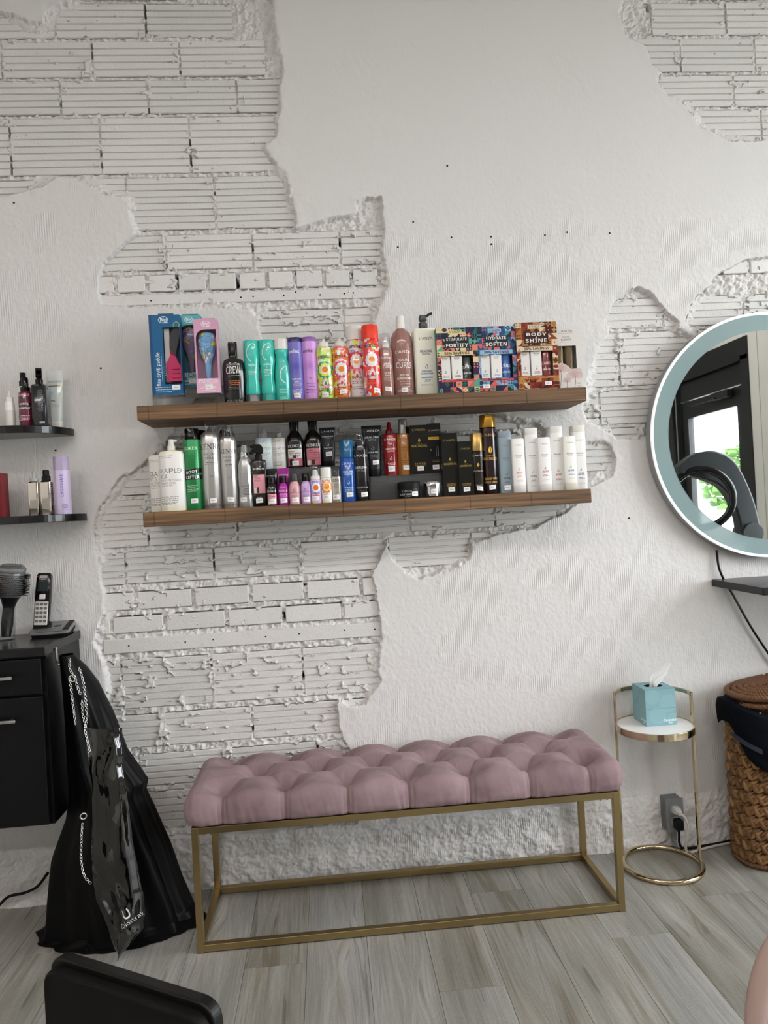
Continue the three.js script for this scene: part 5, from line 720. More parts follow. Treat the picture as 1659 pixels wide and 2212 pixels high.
[[-0.399, 0.14, 'green metallic spray can with a black cap, front one of three'], [-0.386, 0.085, 'green spray can with a black cap, middle one of three'], [-0.376, 0.03, 'green spray can with a black cap, rear one of three']].forEach(([x, z, label], k) =>
  bottle({ name: 'spray_can', label, group: 'green spray cans in a row', x, y: SH2, z: z + 0.004, rows: can(0.0275, 0.218, 0.012, 0.02), fin: 'foil', tag: k ? null : [0.028, 0.1, 0.02], parts: [['cap', capG(0.0215, 0.216, 0.034), blackGloss]],
    draw: (g, W, H) => { fill(g, W, H, '#2a7a48'); T(g, 'REDKEN', 56, 44, 74, 14, '#b9cfc0', 'serif', ''); lines(g, 60, 70, 0, 0, '#fff'); g.fillStyle = '#256b40'; for (let y = 74; y < 130; y += 5) g.fillRect(20, y, 76, 2); g.fillStyle = '#101512'; g.save(); g.translate(64, 150); g.transform(1, -0.12, 0, 1, 0, 0); g.fillRect(-40, -12, 88, 22); T(g, 'ROOT', -4, 0, 56, 13, '#f0f2ee', 'sans-serif', 'bold'); g.restore(); g.fillStyle = '#101512'; g.fillRect(22, 165, 92, 20); T(g, 'LIFTER', 64, 175, 66, 13, '#f0f2ee', 'sans-serif', 'bold'); lines(g, 60, 212, 54, 4, '#d2e2d6', 8, 2); } }));
const ken = (s) => (g, W, H) => { fill(g, W, H, '#b3b3b4'); T(g, 'KENRA', 66, H * (s ? 0.2 : 0.22), 92, 20, '#26272a', 'serif', ''); T(g, 'VOLUME', 66, H * 0.3, 54, 8, '#3b3c3f', 'serif'); T(g, 'SPRAY', 66, H * 0.345, 44, 8, '#3b3c3f', 'serif'); lines(g, 66, H * 0.4, 50, 2, '#4b4c50', 6, 2); T(g, '25', 66, H * 0.58, 16, 9, '#55565a', 'serif'); T(g, 'NET WT 16 OZ / 453 g', 66, H * 0.955, 84, 7, '#2a2b2e', 'serif'); };
const clearCap = (r, y, h) => [['valve', loft([[y, r * 0.5, r * 0.5], [y + 0.008, r * 0.45, r * 0.45], [y + 0.014, r * 0.25, r * 0.25]], 2, 20), mat('#2c2c2e', 0.4)], ['cap', loft([[y - 0.004, r, r], [y + h - 0.002, r, r], [y + h, r * 0.95, r * 0.95]], 2, 32), clearPlastic]];
bottle({ name: 'spray_can', label: 'tall silver hairspray can with clear cap, largest of the silver cans', x: -0.344, y: SH2, z: 0.14, rows: can(0.0325, 0.238, 0.035, 0.019), fin: 'metal', tag: [0.026, 0.15, 0.03], parts: clearCap(0.018, 0.24, 0.028), draw: ken(true) });
bottle({ name: 'spray_can', label: 'tall silver hairspray can hidden behind the largest silver can', x: -0.316, y: SH2, z: 0.064, rows: can(0.0325, 0.238, 0.035, 0.019), fin: 'metal', parts: clearCap(0.018, 0.24, 0.028), draw: ken(true) });
bottle({ name: 'spray_can', label: 'slimmer silver hairspray can with clear cap', x: -0.289, y: SH2, z: 0.148, rows: can(0.026, 0.222, 0.03, 0.017), fin: 'metal', tag: [0.026, 0.1, -0.1], parts: clearCap(0.016, 0.224, 0.026), draw: ken(false) });
bottle({ name: 'spray_bottle', label: 'silver shaped mist bottle with a grey pump', x: -0.241, y: SH2, z: 0.155, rows: [[0, 0.024, 0.019], [0.004, 0.0255, 0.02], [0.05, 0.022, 0.018], [0.09, 0.0235, 0.019], [0.125, 0.023, 0.019], [0.147, 0.017, 0.015], [0.153, 0.011, 0.011]], fin: 'metal', tag: [0.024, -0.3, 0.04], parts: [['collar', capG(0.0115, 0.152, 0.016), chrome], ['pump', loft([[0.168, 0.0095, 0.0095], [0.185, 0.0095, 0.0095], [0.191, 0.008, 0.008]], 2, 24), frostPlastic]],
  draw: (g, W, H) => { fill(g, W, H, '#a3a5a7'); T(g, 'KENRA', 40, H * 0.45, 70, 9, '#7c7e82', 'serif', '', -Math.PI / 2); T(g, 'MIST SPRAY', 72, H * 0.58, 56, 7, '#3e3f43', 'serif'); lines(g, 72, H * 0.63, 54, 5, '#4b4c50', 7, 2); } });
const glossLabel = (g, W, H, y, h2, pink, x0 = 20, x1 = 108) => { g.fillStyle = pink; g.fillRect(x0, y, x1 - x0, h2); T(g, 'acidic', x0 + 20, y + 10, 30, 7, '#2b2024', 'sans-serif', 'bold'); T(g, 'color gloss', x0 + 34, y + 19, 56, 7, '#2b2024', 'sans-serif', 'bold'); lines(g, x0 + 34, y + 28, 54, 4, '#5a3a42', 7, 2); g.fillStyle = '#3a2a30'; g.fillRect(x0 + 26, y + h2 * 0.68, 14, h2 * 0.3); g.fillStyle = '#e9dcd4'; g.fillRect(x0 + 4, y + h2 * 0.72, 16, h2 * 0.26); };
const trigger = (y, m, r = 0.011) => ['trigger', join([loft([[y, r, r], [y + 0.014, r, r], [y + 0.016, r * 0.7, r * 0.7], [y + 0.024, r * 0.65, r * 0.65]], 2, 24), new THREE.ExtrudeGeometry((() => { const s = new THREE.Shape(); s.moveTo(0.012, y + 0.02); s.quadraticCurveTo(0.017, y + 0.04, 0.004, y + 0.047); s.lineTo(-0.014, y + 0.046); s.lineTo(-0.022, y + 0.044); s.lineTo(-0.022, y + 0.039); s.lineTo(-0.012, y + 0.038); s.quadraticCurveTo(-0.02, y + 0.03, -0.026, y + 0.02); s.lineTo(-0.023, y + 0.018); s.quadraticCurveTo(-0.012, y + 0.026, -0.006, y + 0.028); s.lineTo(-0.006, y + 0.02); s.closePath(); return s; })(), { depth: 0.014, bevelSize: 0.0015, bevelThickness: 0.002, bevelSegments: 2 }).translate(0, 0, -0.007)]), m];
bottle({ name: 'trigger_bottle', label: 'black trigger spray bottle with pink label on the lower shelf', x: -0.198, y: SH2, z: 0.155, n: 5, W: 110, rows: [[0, 0.021, 0.017], [0.003, 0.0225, 0.0185], [0.138, 0.0225, 0.0185], [0.143, 0.02, 0.016], [0.144, 0.011, 0.011]], tag: [0.018, -0.002, 0.05], parts: [trigger(0.144, blackMatte)], draw: (g, W, H) => { fill(g, W, H, '#0d0c0e'); T(g, 'REDKEN', 54, H * 0.2, 82, 15, '#e4e2e0', 'serif', ''); glossLabel(g, W, H, H * 0.32, H * 0.4, '#c98d99', 10, 96); lines(g, 50, H * 0.8, 50, 1, '#cfcfcf', 6, 3); } });
// clear risers
for (const [x0, x1, h, z0, z1, label] of [[-0.215, 0.055, 0.117, 0.012, 0.118, 'clear acrylic riser under the black label bottles on the lower shelf'], [0.145, 0.384, 0.077, 0.012, 0.118, 'clear acrylic riser behind the two cream jars']]) {
  const t = thing('acrylic_riser', label, 'riser', [(x0 + x1) / 2, SH2, (z0 + z1) / 2]), w = x1 - x0, d = z1 - z0;
  const g = mat('#b9bcbf', 0.08, { transmission: 0.85, thickness: 0, ior: 1.45 });
  mesh('top_plate', rbox(w, 0.004, d, 0.001, 0, h - 0.002, 0), g, t); mesh('front_plate', rbox(w, h - 0.004, 0.003, 0.001, 0, (h - 0.004) / 2, d / 2 - 0.002), g, t);
  for (const s of [-1, 1]) mesh('end_plate', rbox(0.003, h - 0.004, d - 0.005, 0.001, s * (w / 2 - 0.002), (h - 0.004) / 2, -0.001), g, t);
}
const R2 = SH2 + 0.117, R3 = SH2 + 0.077;
bottle({ name: 'shampoo_bottle', label: 'pale blue shampoo bottle behind the black trigger spray', x: -0.186, y: R2, z: 0.07, rows: [[0, 0.026, 0.02], [0.003, 0.0275, 0.021], [0.098, 0.0275, 0.021], [0.102, 0.025, 0.019], [0.103, 0.0115, 0.0115]], n: 3, fin: 'satin', parts: [['cap', capG(0.0115, 0.103, 0.018), frostPlastic]], draw: (g, W, H) => { olap('Nº.4C', 'CLARIFYING', '#a9bccb')(g, W, H); g.fillStyle = 'rgba(168,190,210,0.6)'; g.fillRect(0, 0, W, H); } });
bottle({ name: 'shampoo_bottle', label: 'small cream shampoo bottle beside the pale blue bottle', x: -0.139, y: R2, z: 0.07, rows: [[0, 0.021, 0.018], [0.003, 0.0225, 0.019], [0.096, 0.0225, 0.019], [0.1, 0.02, 0.017], [0.101, 0.0105, 0.0105]], n: 3, fin: 'satin', parts: [['cap', capG(0.0105, 0.101, 0.016), frostPlastic]], draw: olap('Nº.4', 'SHAMPOO', '#d0ccba') });
for (const [x, label, pink] of [[-0.0875, 'black bottle with a white and pink label on the riser', null], [-0.029, 'black bottle with a pink label on the riser', '#b9707e']])
  bottle({ name: 'shampoo_bottle', label, x, y: R2, z: 0.075, rows: [[0, 0.027, 0.02], [0.004, 0.029, 0.022], [0.085, 0.029, 0.022], [0.103, 0.024, 0.019], [0.118, 0.0135, 0.0135], [0.122, 0.0135, 0.0135]], tag: pink ? null : [0.016, 0, 0.03], parts: [['cap', loft([[0.12, 0.0145, 0.0145], [0.14, 0.0155, 0.0155], [0.146, 0.0165, 0.0165], [0.148, 0.016, 0.016]], 2, 32), blackGloss]],
    draw: (g, W, H) => { fill(g, W, H, '#0c0b0e'); T(g, 'REDKEN', 64, H * 0.42, 70, 12, '#e4e2e0', 'serif', ''); if (pink) glossLabel(g, W, H, H * 0.5, H * 0.44, pink, 28, 98); else { glossLabel(g, W, H, H * 0.5, H * 0.24, '#d8d4d0', 28, 98); g.fillStyle = '#b9707e'; g.fillRect(28, H * 0.74, 70, H * 0.2); g.fillStyle = '#2c2226'; g.fillRect(36, H * 0.76, 20, H * 0.16); } } });
// squeeze tubes stand on their cap and narrow to a flat crimp above
function squeeze(o) {
  const { w, h, cap: ch } = o, t = thing('squeeze_tube', o.label, 'tube', [o.x, o.y, o.z], 0), q = cell(128, 128 * (h - ch) / w, o.draw), a = w / 2;
  mesh('body', toCell(loft([[ch, a * 0.74, a * 0.62], [ch + (h - ch) * 0.25, a * 0.82, a * 0.55], [ch + (h - ch) * 0.6, a * 0.92, a * 0.36], [h - 0.008, a * 0.99, a * 0.07], [h, a, 0.0012]], 2, 40, 1.0), q), sheetMat(q, o.fin || 'satin'), t);
  mesh('cap', loft([[0, a * 0.68, a * 0.58], [0.002, a * 0.74, a * 0.62], [ch, a * 0.74, a * 0.62]], 2, 36), o.capMat, t); if (o.tag) sticker(t, a * 0.8, a * 0.58, ...o.tag); return t;
}
const gel = (a) => (g, W, H) => { fill(g, W, H, '#15191e'); T(g, "L'ANZA", 64, H * 0.12, 76, 13, '#cdd2d6', 'sans-serif', ''); T(g, 'HEALING', 64, H * 0.27, 66, 12, '#b9bfc4', 'sans-serif', 'bold'); T(g, 'STYLE', 64, H * 0.33, 38, 9, '#9aa1a7'); drop(g, 64, H * 0.53, 9, '#9aa1a7'); T(g, a, 64, H * 0.62, 56, 10, '#b9bfc4', 'sans-serif', 'bold'); lines(g, 64, H * 0.69, 44, 3, '#7f868c', 8, 2); };
squeeze({ label: 'black squeeze tube on the riser beside the pink label bottle', x: 0.018, y: R2, z: 0.08, w: 0.052, h: 0.126, cap: 0.018, capMat: blackMatte, tag: [0.04, 0.1, 0.1], draw: gel('TAFFY') });
squeeze({ label: 'larger black squeeze tube beside the red pump bottle', x: 0.16, y: R3, z: 0.085, w: 0.066, h: 0.165, cap: 0.024, capMat: blackMatte, tag: [0.045, 0.3, 0.05], draw: gel('MEGA GEL') });
squeeze({ label: 'small black squeeze tube behind the black mini bottle', x: -0.163, y: SH2, z: 0.135, w: 0.034, h: 0.116, cap: 0.018, capMat: blackGloss, fin: 'gloss', draw: (g, W, H) => { fill(g, W, H, '#0d0d10'); T(g, 'REDKEN', 64, H * 0.22, 84, 17, '#d8d6d4', 'serif', ''); } });
squeeze({ label: 'small magenta squeeze tube behind the magenta mini bottle', x: -0.127, y: SH2, z: 0.135, w: 0.036, h: 0.116, cap: 0.018, capMat: mat('#7d1470', 0.3), fin: 'gloss', draw: (g, W, H) => { fill(g, W, H, '#8f1a80'); T(g, 'REDKEN', 64, H * 0.22, 84, 17, '#efd5ea', 'serif', ''); } });
// mini bottles in the front row
const mini = (x, label, body, cap, draw, h = 0.09, r = 0.0165, tag = [0.014, 0.1, 0.08]) => bottle({ name: 'mini_bottle', label, group: 'mini bottles in front of the riser', x, y: SH2, z: 0.176, rows: [[0, r * 0.9, r * 0.9], [0.002, r, r], [h * 0.55, r, r], [h * 0.66, r * 0.86, r * 0.86], [h * 0.74, r * 0.6, r * 0.6], [h * 0.76, r * 0.55, r * 0.55]], parts: [['cap', capG(r * 0.66, h * 0.75, h * 0.25), cap]], tag, draw });
mini(-0.161, 'black mini bottle with a pink label', 0, blackGloss, (g, W, H) => { fill(g, W, H, '#121013'); T(g, 'REDKEN', 64, H * 0.36, 76, 13, '#e4e2e0', 'serif', ''); glossLabel(g, W, H, H * 0.48, H * 0.46, '#cb8896', 24, 104); });
mini(-0.127, 'magenta mini bottle with a black cap', 0, blackGloss, (g, W, H) => { fill(g, W, H, '#921c86'); T(g, 'REDKEN', 64, H * 0.36, 76, 13, '#f0d9ec', 'serif', ''); lines(g, 64, H * 0.48, 60, 6, '#e3b9dc', 8, 3); });
mini(-0.092, 'pale pink mini bottle with a grey cap', 0, mat('#3c3838', 0.4), (g, W, H) => { fill(g, W, H, '#bb8f97'); g.strokeStyle = '#4a3a3e'; g.lineWidth = 3; g.beginPath(); g.arc(64, H * 0.4, 8, 0.6, 5.4); g.stroke(); T(g, 'PUREOLOGY', 64, H * 0.5, 78, 9, '#4a3a3e'); lines(g, 64, H * 0.6, 60, 4, '#5d474c', 8, 2); }, 0.094, 0.0175);
mini(-0.0575, 'lilac mini bottle with a black cap', 0, blackGloss, (g, W, H) => { fill(g, W, H, '#a88bb8'); g.strokeStyle = '#4a3a55'; g.lineWidth = 3; g.beginPath(); g.arc(64, H * 0.38, 8, 0.6, 5.4); g.stroke(); T(g, 'PUREOLOGY', 64, H * 0.48, 78, 9, '#4a3a55'); lines(g, 64, H * 0.58, 60, 4, '#5d4a68', 8, 2); }, 0.094, 0.0168);
const mb = (bg, pet, name) => (g, W, H) => { fill(g, W, H, bg); T(g, 'amika:', 64, H * 0.12, 72, 16, '#2a2326', 'sans-serif', 'bold'); const cy = H * 0.36; for (const [R, n, s, c] of [[38, 16, 7, pet[0]], [27, 14, 7, pet[1]]]) { g.fillStyle = c; for (let k = 0; k < n; k++) { g.beginPath(); g.arc(64 + R * Math.cos(k / n * 6.283), cy + R * Math.sin(k / n * 6.283), s, 0, 7); g.fill(); } } g.fillStyle = '#e9652f'; g.beginPath(); g.arc(64, cy, 19, 0, 7); g.fill(); T(g, name, 64, H * 0.58, 60, 9, '#3a2c30', 'sans-serif', 'bold'); g.fillStyle = pet[2]; g.beginPath(); g.moveTo(64, H * 0.62); g.lineTo(92, H * 0.68); g.lineTo(64, H * 0.77); g.lineTo(36, H * 0.68); g.fill(); lines(g, 64, H * 0.68, 66, 3, '#5a4448', 8, 3); g.fillStyle = '#e2c93c'; g.fillRect(20, H * 0.95, 40, H * 0.05); };
bottle({ name: 'mini_bottle', label: 'lilac floral mini bottle with clear foamer cap', x: -0.0265, y: SH2, z: 0.176, rows: can(0.0172, 0.075, 0.005, 0.014), parts: [['pump_head', loft([[0.074, 0.0155, 0.0155], [0.084, 0.0155, 0.0155], [0.085, 0.01, 0.01], [0.104, 0.007, 0.007]], 2, 24), whitePlastic], ['cap', capG(0.0165, 0.086, 0.03), clearPlastic]], tag: [0.016, -0.2, 0.02], draw: mb('#bfa6cf', ['#8da2d6', '#e3e6f2', '#d76a72'], 'undone') });
bottle({ name: 'mini_bottle', label: 'white and orange floral mini can with white cap', x: 0.006, y: SH2, z: 0.176, rows: can(0.0172, 0.078, 0.004, 0.016), parts: [['cap', capG(0.0162, 0.077, 0.032), whitePlastic]], tag: [0.018, -0.1, 0.02], draw: mb('#ead9c8', ['#c9504a', '#ecc05a', '#e2703c'], 'perk up') });
bottle({ name: 'mini_bottle', label: 'silver mini spray can with a smoky clear cap', x: 0.036, y: SH2, z: 0.172, rows: can(0.0158, 0.08, 0.006, 0.013), fin: 'metal', tag: [0.016, -0.2, 0.05], parts: clearCap(0.0135, 0.083, 0.022), draw: (g, W, H) => { fill(g, W, H, '#b9b6ae'); T(g, 'KENRA', 64, H * 0.16, 92, 20, '#2a2b2e', 'serif', ''); lines(g, 64, H * 0.3, 50, 4, '#55565a', 8, 2); T(g, '25', 64, H * 0.62, 14, 9, '#55565a', 'serif'); T(g, 'NET WT', 64, H * 0.94, 60, 8, '#2a2b2e', 'serif'); } });
const lz = (bg, col, mid, rows) => (g, W, H) => { fill(g, W, H, bg); T(g, "L'ANZA", 64, H * rows[0], 74, 12, col, 'sans-serif', ''); T(g, 'HEALING', 64, H * rows[1], 58, 10, col, 'sans-serif', 'bold'); T(g, mid, 64, H * rows[1] + 13, 44, 8, col); drop(g, 64, H * rows[2], 9, col); lines(g, 64, H * rows[2] + 22, 54, 3, col, 9, 3); };
bottle({ name: 'spray_bottle', label: 'bright blue mist bottle with a translucent blue cap', x: 0.0745, y: SH2, z: 0.155, rows: can(0.0235, 0.138, 0.004, 0.022), tag: [0.022, 0.1, 0.03], parts: [['cap', capG(0.0222, 0.138, 0.054), mat('#2f7fb4', 0.15, { transmission: 0.4, thickness: 0 })]], draw: lz('#1d4a93', '#a9c4e6', 'MOISTURE', [0.14, 0.33, 0.58]) });
bottle({ name: 'mousse_bottle', label: 'tall black foam bottle with a clear cap', x: 0.116, y: SH2, z: 0.155, rows: can(0.0245, 0.175, 0.018, 0.015), tag: [0.02, 0.25, 0.05], parts: [['pump_head', loft([[0.172, 0.015, 0.015], [0.184, 0.015, 0.015], [0.186, 0.008, 0.008], [0.204, 0.006, 0.008]], 2, 24), mat('#303236', 0.3)], ['cap', capG(0.0175, 0.176, 0.04), clearPlastic]], draw: (g, W, H) => { fill(g, W, H, '#0f0f11'); T(g, "L'ANZA", 64, H * 0.2, 76, 12, '#d5d5d5', 'sans-serif', ''); T(g, 'HEALING', 64, H * 0.41, 66, 12, '#bdbdbd', 'sans-serif', 'bold'); T(g, 'STYLE', 64, H * 0.46, 42, 9, '#a5a5a5'); T(g, 'DESIGN FOAM', 64, H * 0.76, 66, 9, '#bdbdbd'); lines(g, 64, H * 0.81, 40, 2, '#8a8a8a', 8, 2); } });
bottle({ name: 'spray_bottle', label: 'dark red spray bottle with a red pump on the riser', x: 0.2165, y: R3, z: 0.085, rows: can(0.0235, 0.134, 0.006, 0.02), tag: [0.022, 0, 0.03, 0.021, 0.017], parts: [['pump', loft([[0.133, 0.012, 0.012], [0.146, 0.012, 0.012], [0.153, 0.008, 0.008], [0.168, 0.0065, 0.0075], [0.174, 0.005, 0.006]], 2, 24), mat('#6d1018', 0.25)]], draw: (g, W, H) => { lz('#7a1a20', '#e6cfd0', 'COLORCARE', [0.14, 0.36, 0.6])(g, W, H); } });
bottle({ name: 'pump_bottle', label: 'amber oil bottle with a silver pump on the riser', x: 0.261, y: R3, z: 0.085, rows: can(0.0235, 0.134, 0.006, 0.019), tag: [0.024, 0.15, -0.04], parts: [['pump', loft([[0.134, 0.0165, 0.0165], [0.17, 0.0145, 0.0145], [0.178, 0.0145, 0.0135], [0.181, 0.012, 0.01]], 2, 28), steel]], draw: lz('#8a5c28', '#5b3a18', 'VOLUME', [0.13, 0.34, 0.56]) });
const oil = (rows, a, b, w = 0.54) => (g, W, H) => { fill(g, W, H, '#141410'); T(g, "L'ANZA", 64, H * rows[0], 90, 15, '#b39a52', 'sans-serif', ''); leafMark(g, 64, H * rows[1], 11, '#c9a748'); T(g, 'KERATIN', 64, H * rows[1] + 20, 38, 6, '#a58c48'); T(g, 'HEALING OIL', 64, H * rows[1] + 34, 104, 15, '#b39a52', 'sans-serif', 'bold'); T(g, a, 64, H * rows[2], 76, 10, '#a58c48', 'sans-serif', 'bold'); T(g, b, 64, H * rows[2] + 13, 70, 10, '#a58c48', 'sans-serif', 'bold'); };
carton({ label: 'wide black carton with gold flame mark on the riser', x: 0.309, y: R3, z: 0.085, w: 0.062, h: 0.157, d: 0.055, tag: [0.018, 0.0, 0], draw: oil([0.1, 0.32, 0.78], 'HAIR', 'TREATMENT') });
carton({ label: 'narrow black carton with yellow stripe and window print', x: 0.3585, y: R3, z: 0.09, w: 0.042, h: 0.16, d: 0.045, tag: [0.02, 0.0, 0.02], draw: (g, W, H) => { fill(g, W, H, '#161614'); T(g, "L'ANZA", 64, H * 0.14, 106, 15, '#b8aa80', 'sans-serif', ''); g.fillStyle = '#c9ac3c'; g.fillRect(0, H * 0.27, W, H * 0.06); lines(g, 64, H * 0.295, 90, 1, '#4a3c10', 6, 4); g.fillStyle = '#05070b'; g.fillRect(6, H * 0.46, 110, H * 0.2); leafMark(g, 24, H * 0.53, 10, '#8d8a7c'); g.fillStyle = '#6f7a86'; g.fillRect(72, H * 0.46, 6, H * 0.2); g.fillRect(88, H * 0.46, 10, H * 0.2); lines(g, 64, H * 0.73, 90, 2, '#a58c48', 12, 5); } });
// jars
bottle({ name: 'cream_jar', label: 'black round paste jar in front of the riser', cat: 'jar', x: 0.262, y: SH2, z: 0.157, rows: [[0, 0.033, 0.033], [0.003, 0.0355, 0.0355], [0.03, 0.0355, 0.0355]], fin: 'satin', W: 200, tag: [0.014, 0.45, 0.02], parts: [['lid', loft([[0.03, 0.0362, 0.0362], [0.049, 0.0362, 0.0362], [0.052, 0.034, 0.034]], 2, 48), blackMatte]], draw: (g, W, H) => { fill(g, W, H, '#121417'); T(g, "L'ANZA", 82, H * 0.25, 58, 9, '#b9bcbe', 'sans-serif', ''); T(g, 'SCULPTING PASTE', 88, H * 0.58, 110, 10, '#b9bcbe', 'sans-serif', 'bold'); lines(g, 84, H * 0.8, 50, 1, '#8c9093', 6, 2); } });
{ const t = bottle({ name: 'cream_jar', label: 'clear and chrome round cream jar in front of the riser', cat: 'jar', x: 0.336, y: SH2, z: 0.155, rows: [[0.004, 0.024, 0.024], [0.034, 0.026, 0.026]], fin: 'chrome', parts: [['glass_wall', loft([[0, 0.031, 0.031], [0.003, 0.0335, 0.0335], [0.035, 0.0335, 0.0335]], 2, 48), clearPlastic], ['lid', loft([[0.035, 0.028, 0.028], [0.046, 0.028, 0.028], [0.049, 0.026, 0.026]], 2, 48), chrome]], draw: (g, W, H) => fill(g, W, H, '#c9c9c9') }); sticker(t, 0.0342, 0.0342, 0.018, 0.05, 0.03); }
carton({ label: 'tall slim black carton with gold print, shampoo size', x: 0.3985, y: SH2, z: 0.13, w: 0.052, h: 0.2, d: 0.045, tag: [0.022, 0.0, 0.03], draw: oil([0.12, 0.42, 0.8], 'LUSTROUS', 'SHAMPOO') });
carton({ label: 'shorter slim black carton with gold print, conditioner size', x: 0.4455, y: SH2, z: 0.14, w: 0.047, h: 0.171, d: 0.04, tag: [0.02, 0.0, 0.06], draw: oil([0.14, 0.38, 0.78], 'LUSTROUS', 'CONDITIONER') });
bottle({ label: 'slim black bottle with a tall pale gold cap', x: 0.485, y: SH2, z: 0.145, rows: [[0, 0.018, 0.018], [0.002, 0.0195, 0.0195], [0.138, 0.0195, 0.0195], [0.139, 0.015, 0.015]], tag: [0.02, 0.1, -0.15], parts: [['cap', capG(0.0198, 0.139, 0.056), mat('#b99a5e', 0.3, { metalness: 0.8 })]], draw: (g, W, H) => { fill(g, W, H, '#17100d'); T(g, "L'ANZA", 64, H * 0.11, 80, 12, '#bdb6a6', 'sans-serif', ''); leafMark(g, 64, H * 0.33, 11, '#c9a748'); T(g, 'HEALING OIL', 64, H * 0.46, 84, 11, '#b9b0a0'); T(g, 'CREAM', 64, H * 0.78, 46, 10, '#b9b0a0'); } });
bottle({ name: 'spray_can', label: 'tall dark brown hairspray can with a gold cap', x: 0.528, y: SH2, z: 0.128, rows: can(0.0265, 0.213, 0.004, 0.025), tag: [0.022, 0.05, 0.08], parts: [['cap', capG(0.0256, 0.213, 0.04), mat('#b58a35', 0.3, { metalness: 0.85 })]], draw: (g, W, H) => { fill(g, W, H, '#1f1113'); T(g, "L'ANZA", 64, H * 0.12, 84, 13, '#a08450', 'sans-serif', ''); leafMark(g, 64, H * 0.35, 14, '#d0a83c'); T(g, 'KERATIN', 64, H * 0.43, 44, 7, '#a58c48'); T(g, 'HEALING OIL', 64, H * 0.47, 92, 13, '#b8923c', 'sans-serif', 'bold'); T(g, 'BRUSH THRU', 64, H * 0.77, 66, 10, '#c9a24a', 'sans-serif', 'bold'); T(g, 'HAIR SPRAY', 64, H * 0.82, 66, 10, '#c9a24a', 'sans-serif', 'bold'); } });
// square white and grey-blue bottles at the right end
const sq = (x, z, h, label, c, mid, col, up, tag) => bottle({ name: 'square_bottle', label, x, y: SH2, z, n: 9, W: 84, fin: 'satin', rows: up ? [[0, 0.019, 0.017], [0.002, 0.0207, 0.0185], [h - 0.022, 0.0207, 0.0185], [h - 0.0215, 0.0202, 0.018]] : [[0.022, 0.0202, 0.018], [0.0225, 0.0207, 0.0185], [h - 0.003, 0.0207, 0.0185], [h, 0.019, 0.017]], tag: tag ? [0.018 + (up ? 0 : 0.012), 0, 0.03] : null,
  parts: [['cap', up ? loft([[h - 0.0215, 0.0207, 0.0185], [h - 0.003, 0.0207, 0.0185], [h, 0.0195, 0.0175]], 9, 40) : loft([[0, 0.0195, 0.0175], [0.002, 0.0207, 0.0185], [0.022, 0.0207, 0.0185]], 9, 40), mat(c, 0.36)]],
  draw: (g, W, H) => { fill(g, W, H, c); T(g, "L'ANZA", 42, H * 0.14, 46, 8, '#5a5e63', 'sans-serif', ''); T(g, 'HEALING', 42, H * 0.37, 46, 8, '#4a5560', 'sans-serif', 'bold'); T(g, mid, 42, H * 0.4 + 2, 34, 6, '#4a5560'); drop(g, 42, H * 0.66, 8, col); lines(g, 42, H * 0.71, 46, 2, col, 7, 4); lines(g, 42, H * 0.79, 40, 2, col, 7, 3); lines(g, 42, H * 0.88, 42, 2, '#93989c', 7, 2); } });
sq(0.577, 0.135, 0.198, 'grey-blue square bottle beside the gold-capped brown can', '#83929c', 'COLORCARE', '#3e4a54', true, true);
sq(0.615, 0.146, 0.171, 'short white square bottle with orange print, first of the white row', '#dedcd6', 'VOLUME', '#b5674a', false, false);
sq(0.6625, 0.135, 0.204, 'tall white square bottle with grey print in the white row', '#deddd9', 'ColorCare', '#5a6068', true, false);
sq(0.699, 0.146, 0.171, 'short white square bottle with red and grey print in the white row', '#dedcd8', 'COLORCARE', '#7d4348', false, false);
sq(0.744, 0.135, 0.206, 'tall white square bottle with red print in the white row', '#e0ded9', 'COLORCARE', '#8e2a36', true, false);
sq(0.7815, 0.146, 0.171, 'short cream square bottle with blue print in the white row', '#dbd9ca', 'MOISTURE', '#2f5688', false, false);
sq(0.8215, 0.125, 0.206, 'tall cream square bottle with navy print at the shelf end', '#dcdacd', 'MOISTURE', '#22386c', true, false);
// ---------- left shelf products ----------
bottle({ name: 'applicator_bottle', label: 'clear applicator bottle with pointed nozzle on the upper black shelf', x: -0.948, y: LSH1, z: 0.11, rows: [[0, 0.0125, 0.0125], [0.002, 0.0145, 0.0145], [0.075, 0.0145, 0.0145], [0.082, 0.011, 0.011]], fin: 'satin', parts: [['nozzle', loft([[0.082, 0.0115, 0.0115], [0.094, 0.0115, 0.0115], [0.096, 0.006, 0.006], [0.115, 0.002, 0.002]], 2, 24), whitePlastic]], draw: (g, W, H) => { fill(g, W, H, '#bdbab6'); g.fillStyle = '#d3d1ce'; g.fillRect(0, 0, W, H * 0.35); } });
bottle({ name: 'spray_bottle', label: 'pale iridescent spray bottle with black pump behind the maroon one', x: -0.924, y: LSH1, z: 0.06, rows: [[0, 0.017, 0.017], [0.003, 0.018, 0.018], [0.125, 0.018, 0.018], [0.135, 0.012, 0.012]], fin: 'foil', parts: [['cap', loft([[0.135, 0.012, 0.012], [0.152, 0.012, 0.012], [0.153, 0.009, 0.009], [0.178, 0.009, 0.009]], 2, 24), blackGloss]], draw: (g, W, H) => { fill(g, W, H, '#c9ced0'); g.fillStyle = '#a8c9c6'; g.fillRect(60, H * 0.4, 30, H * 0.3); g.fillStyle = '#d8b8c6'; g.fillRect(30, H * 0.25, 40, H * 0.2); g.fillStyle = '#202225'; g.fillRect(30, H * 0.68, 60, 18); } });
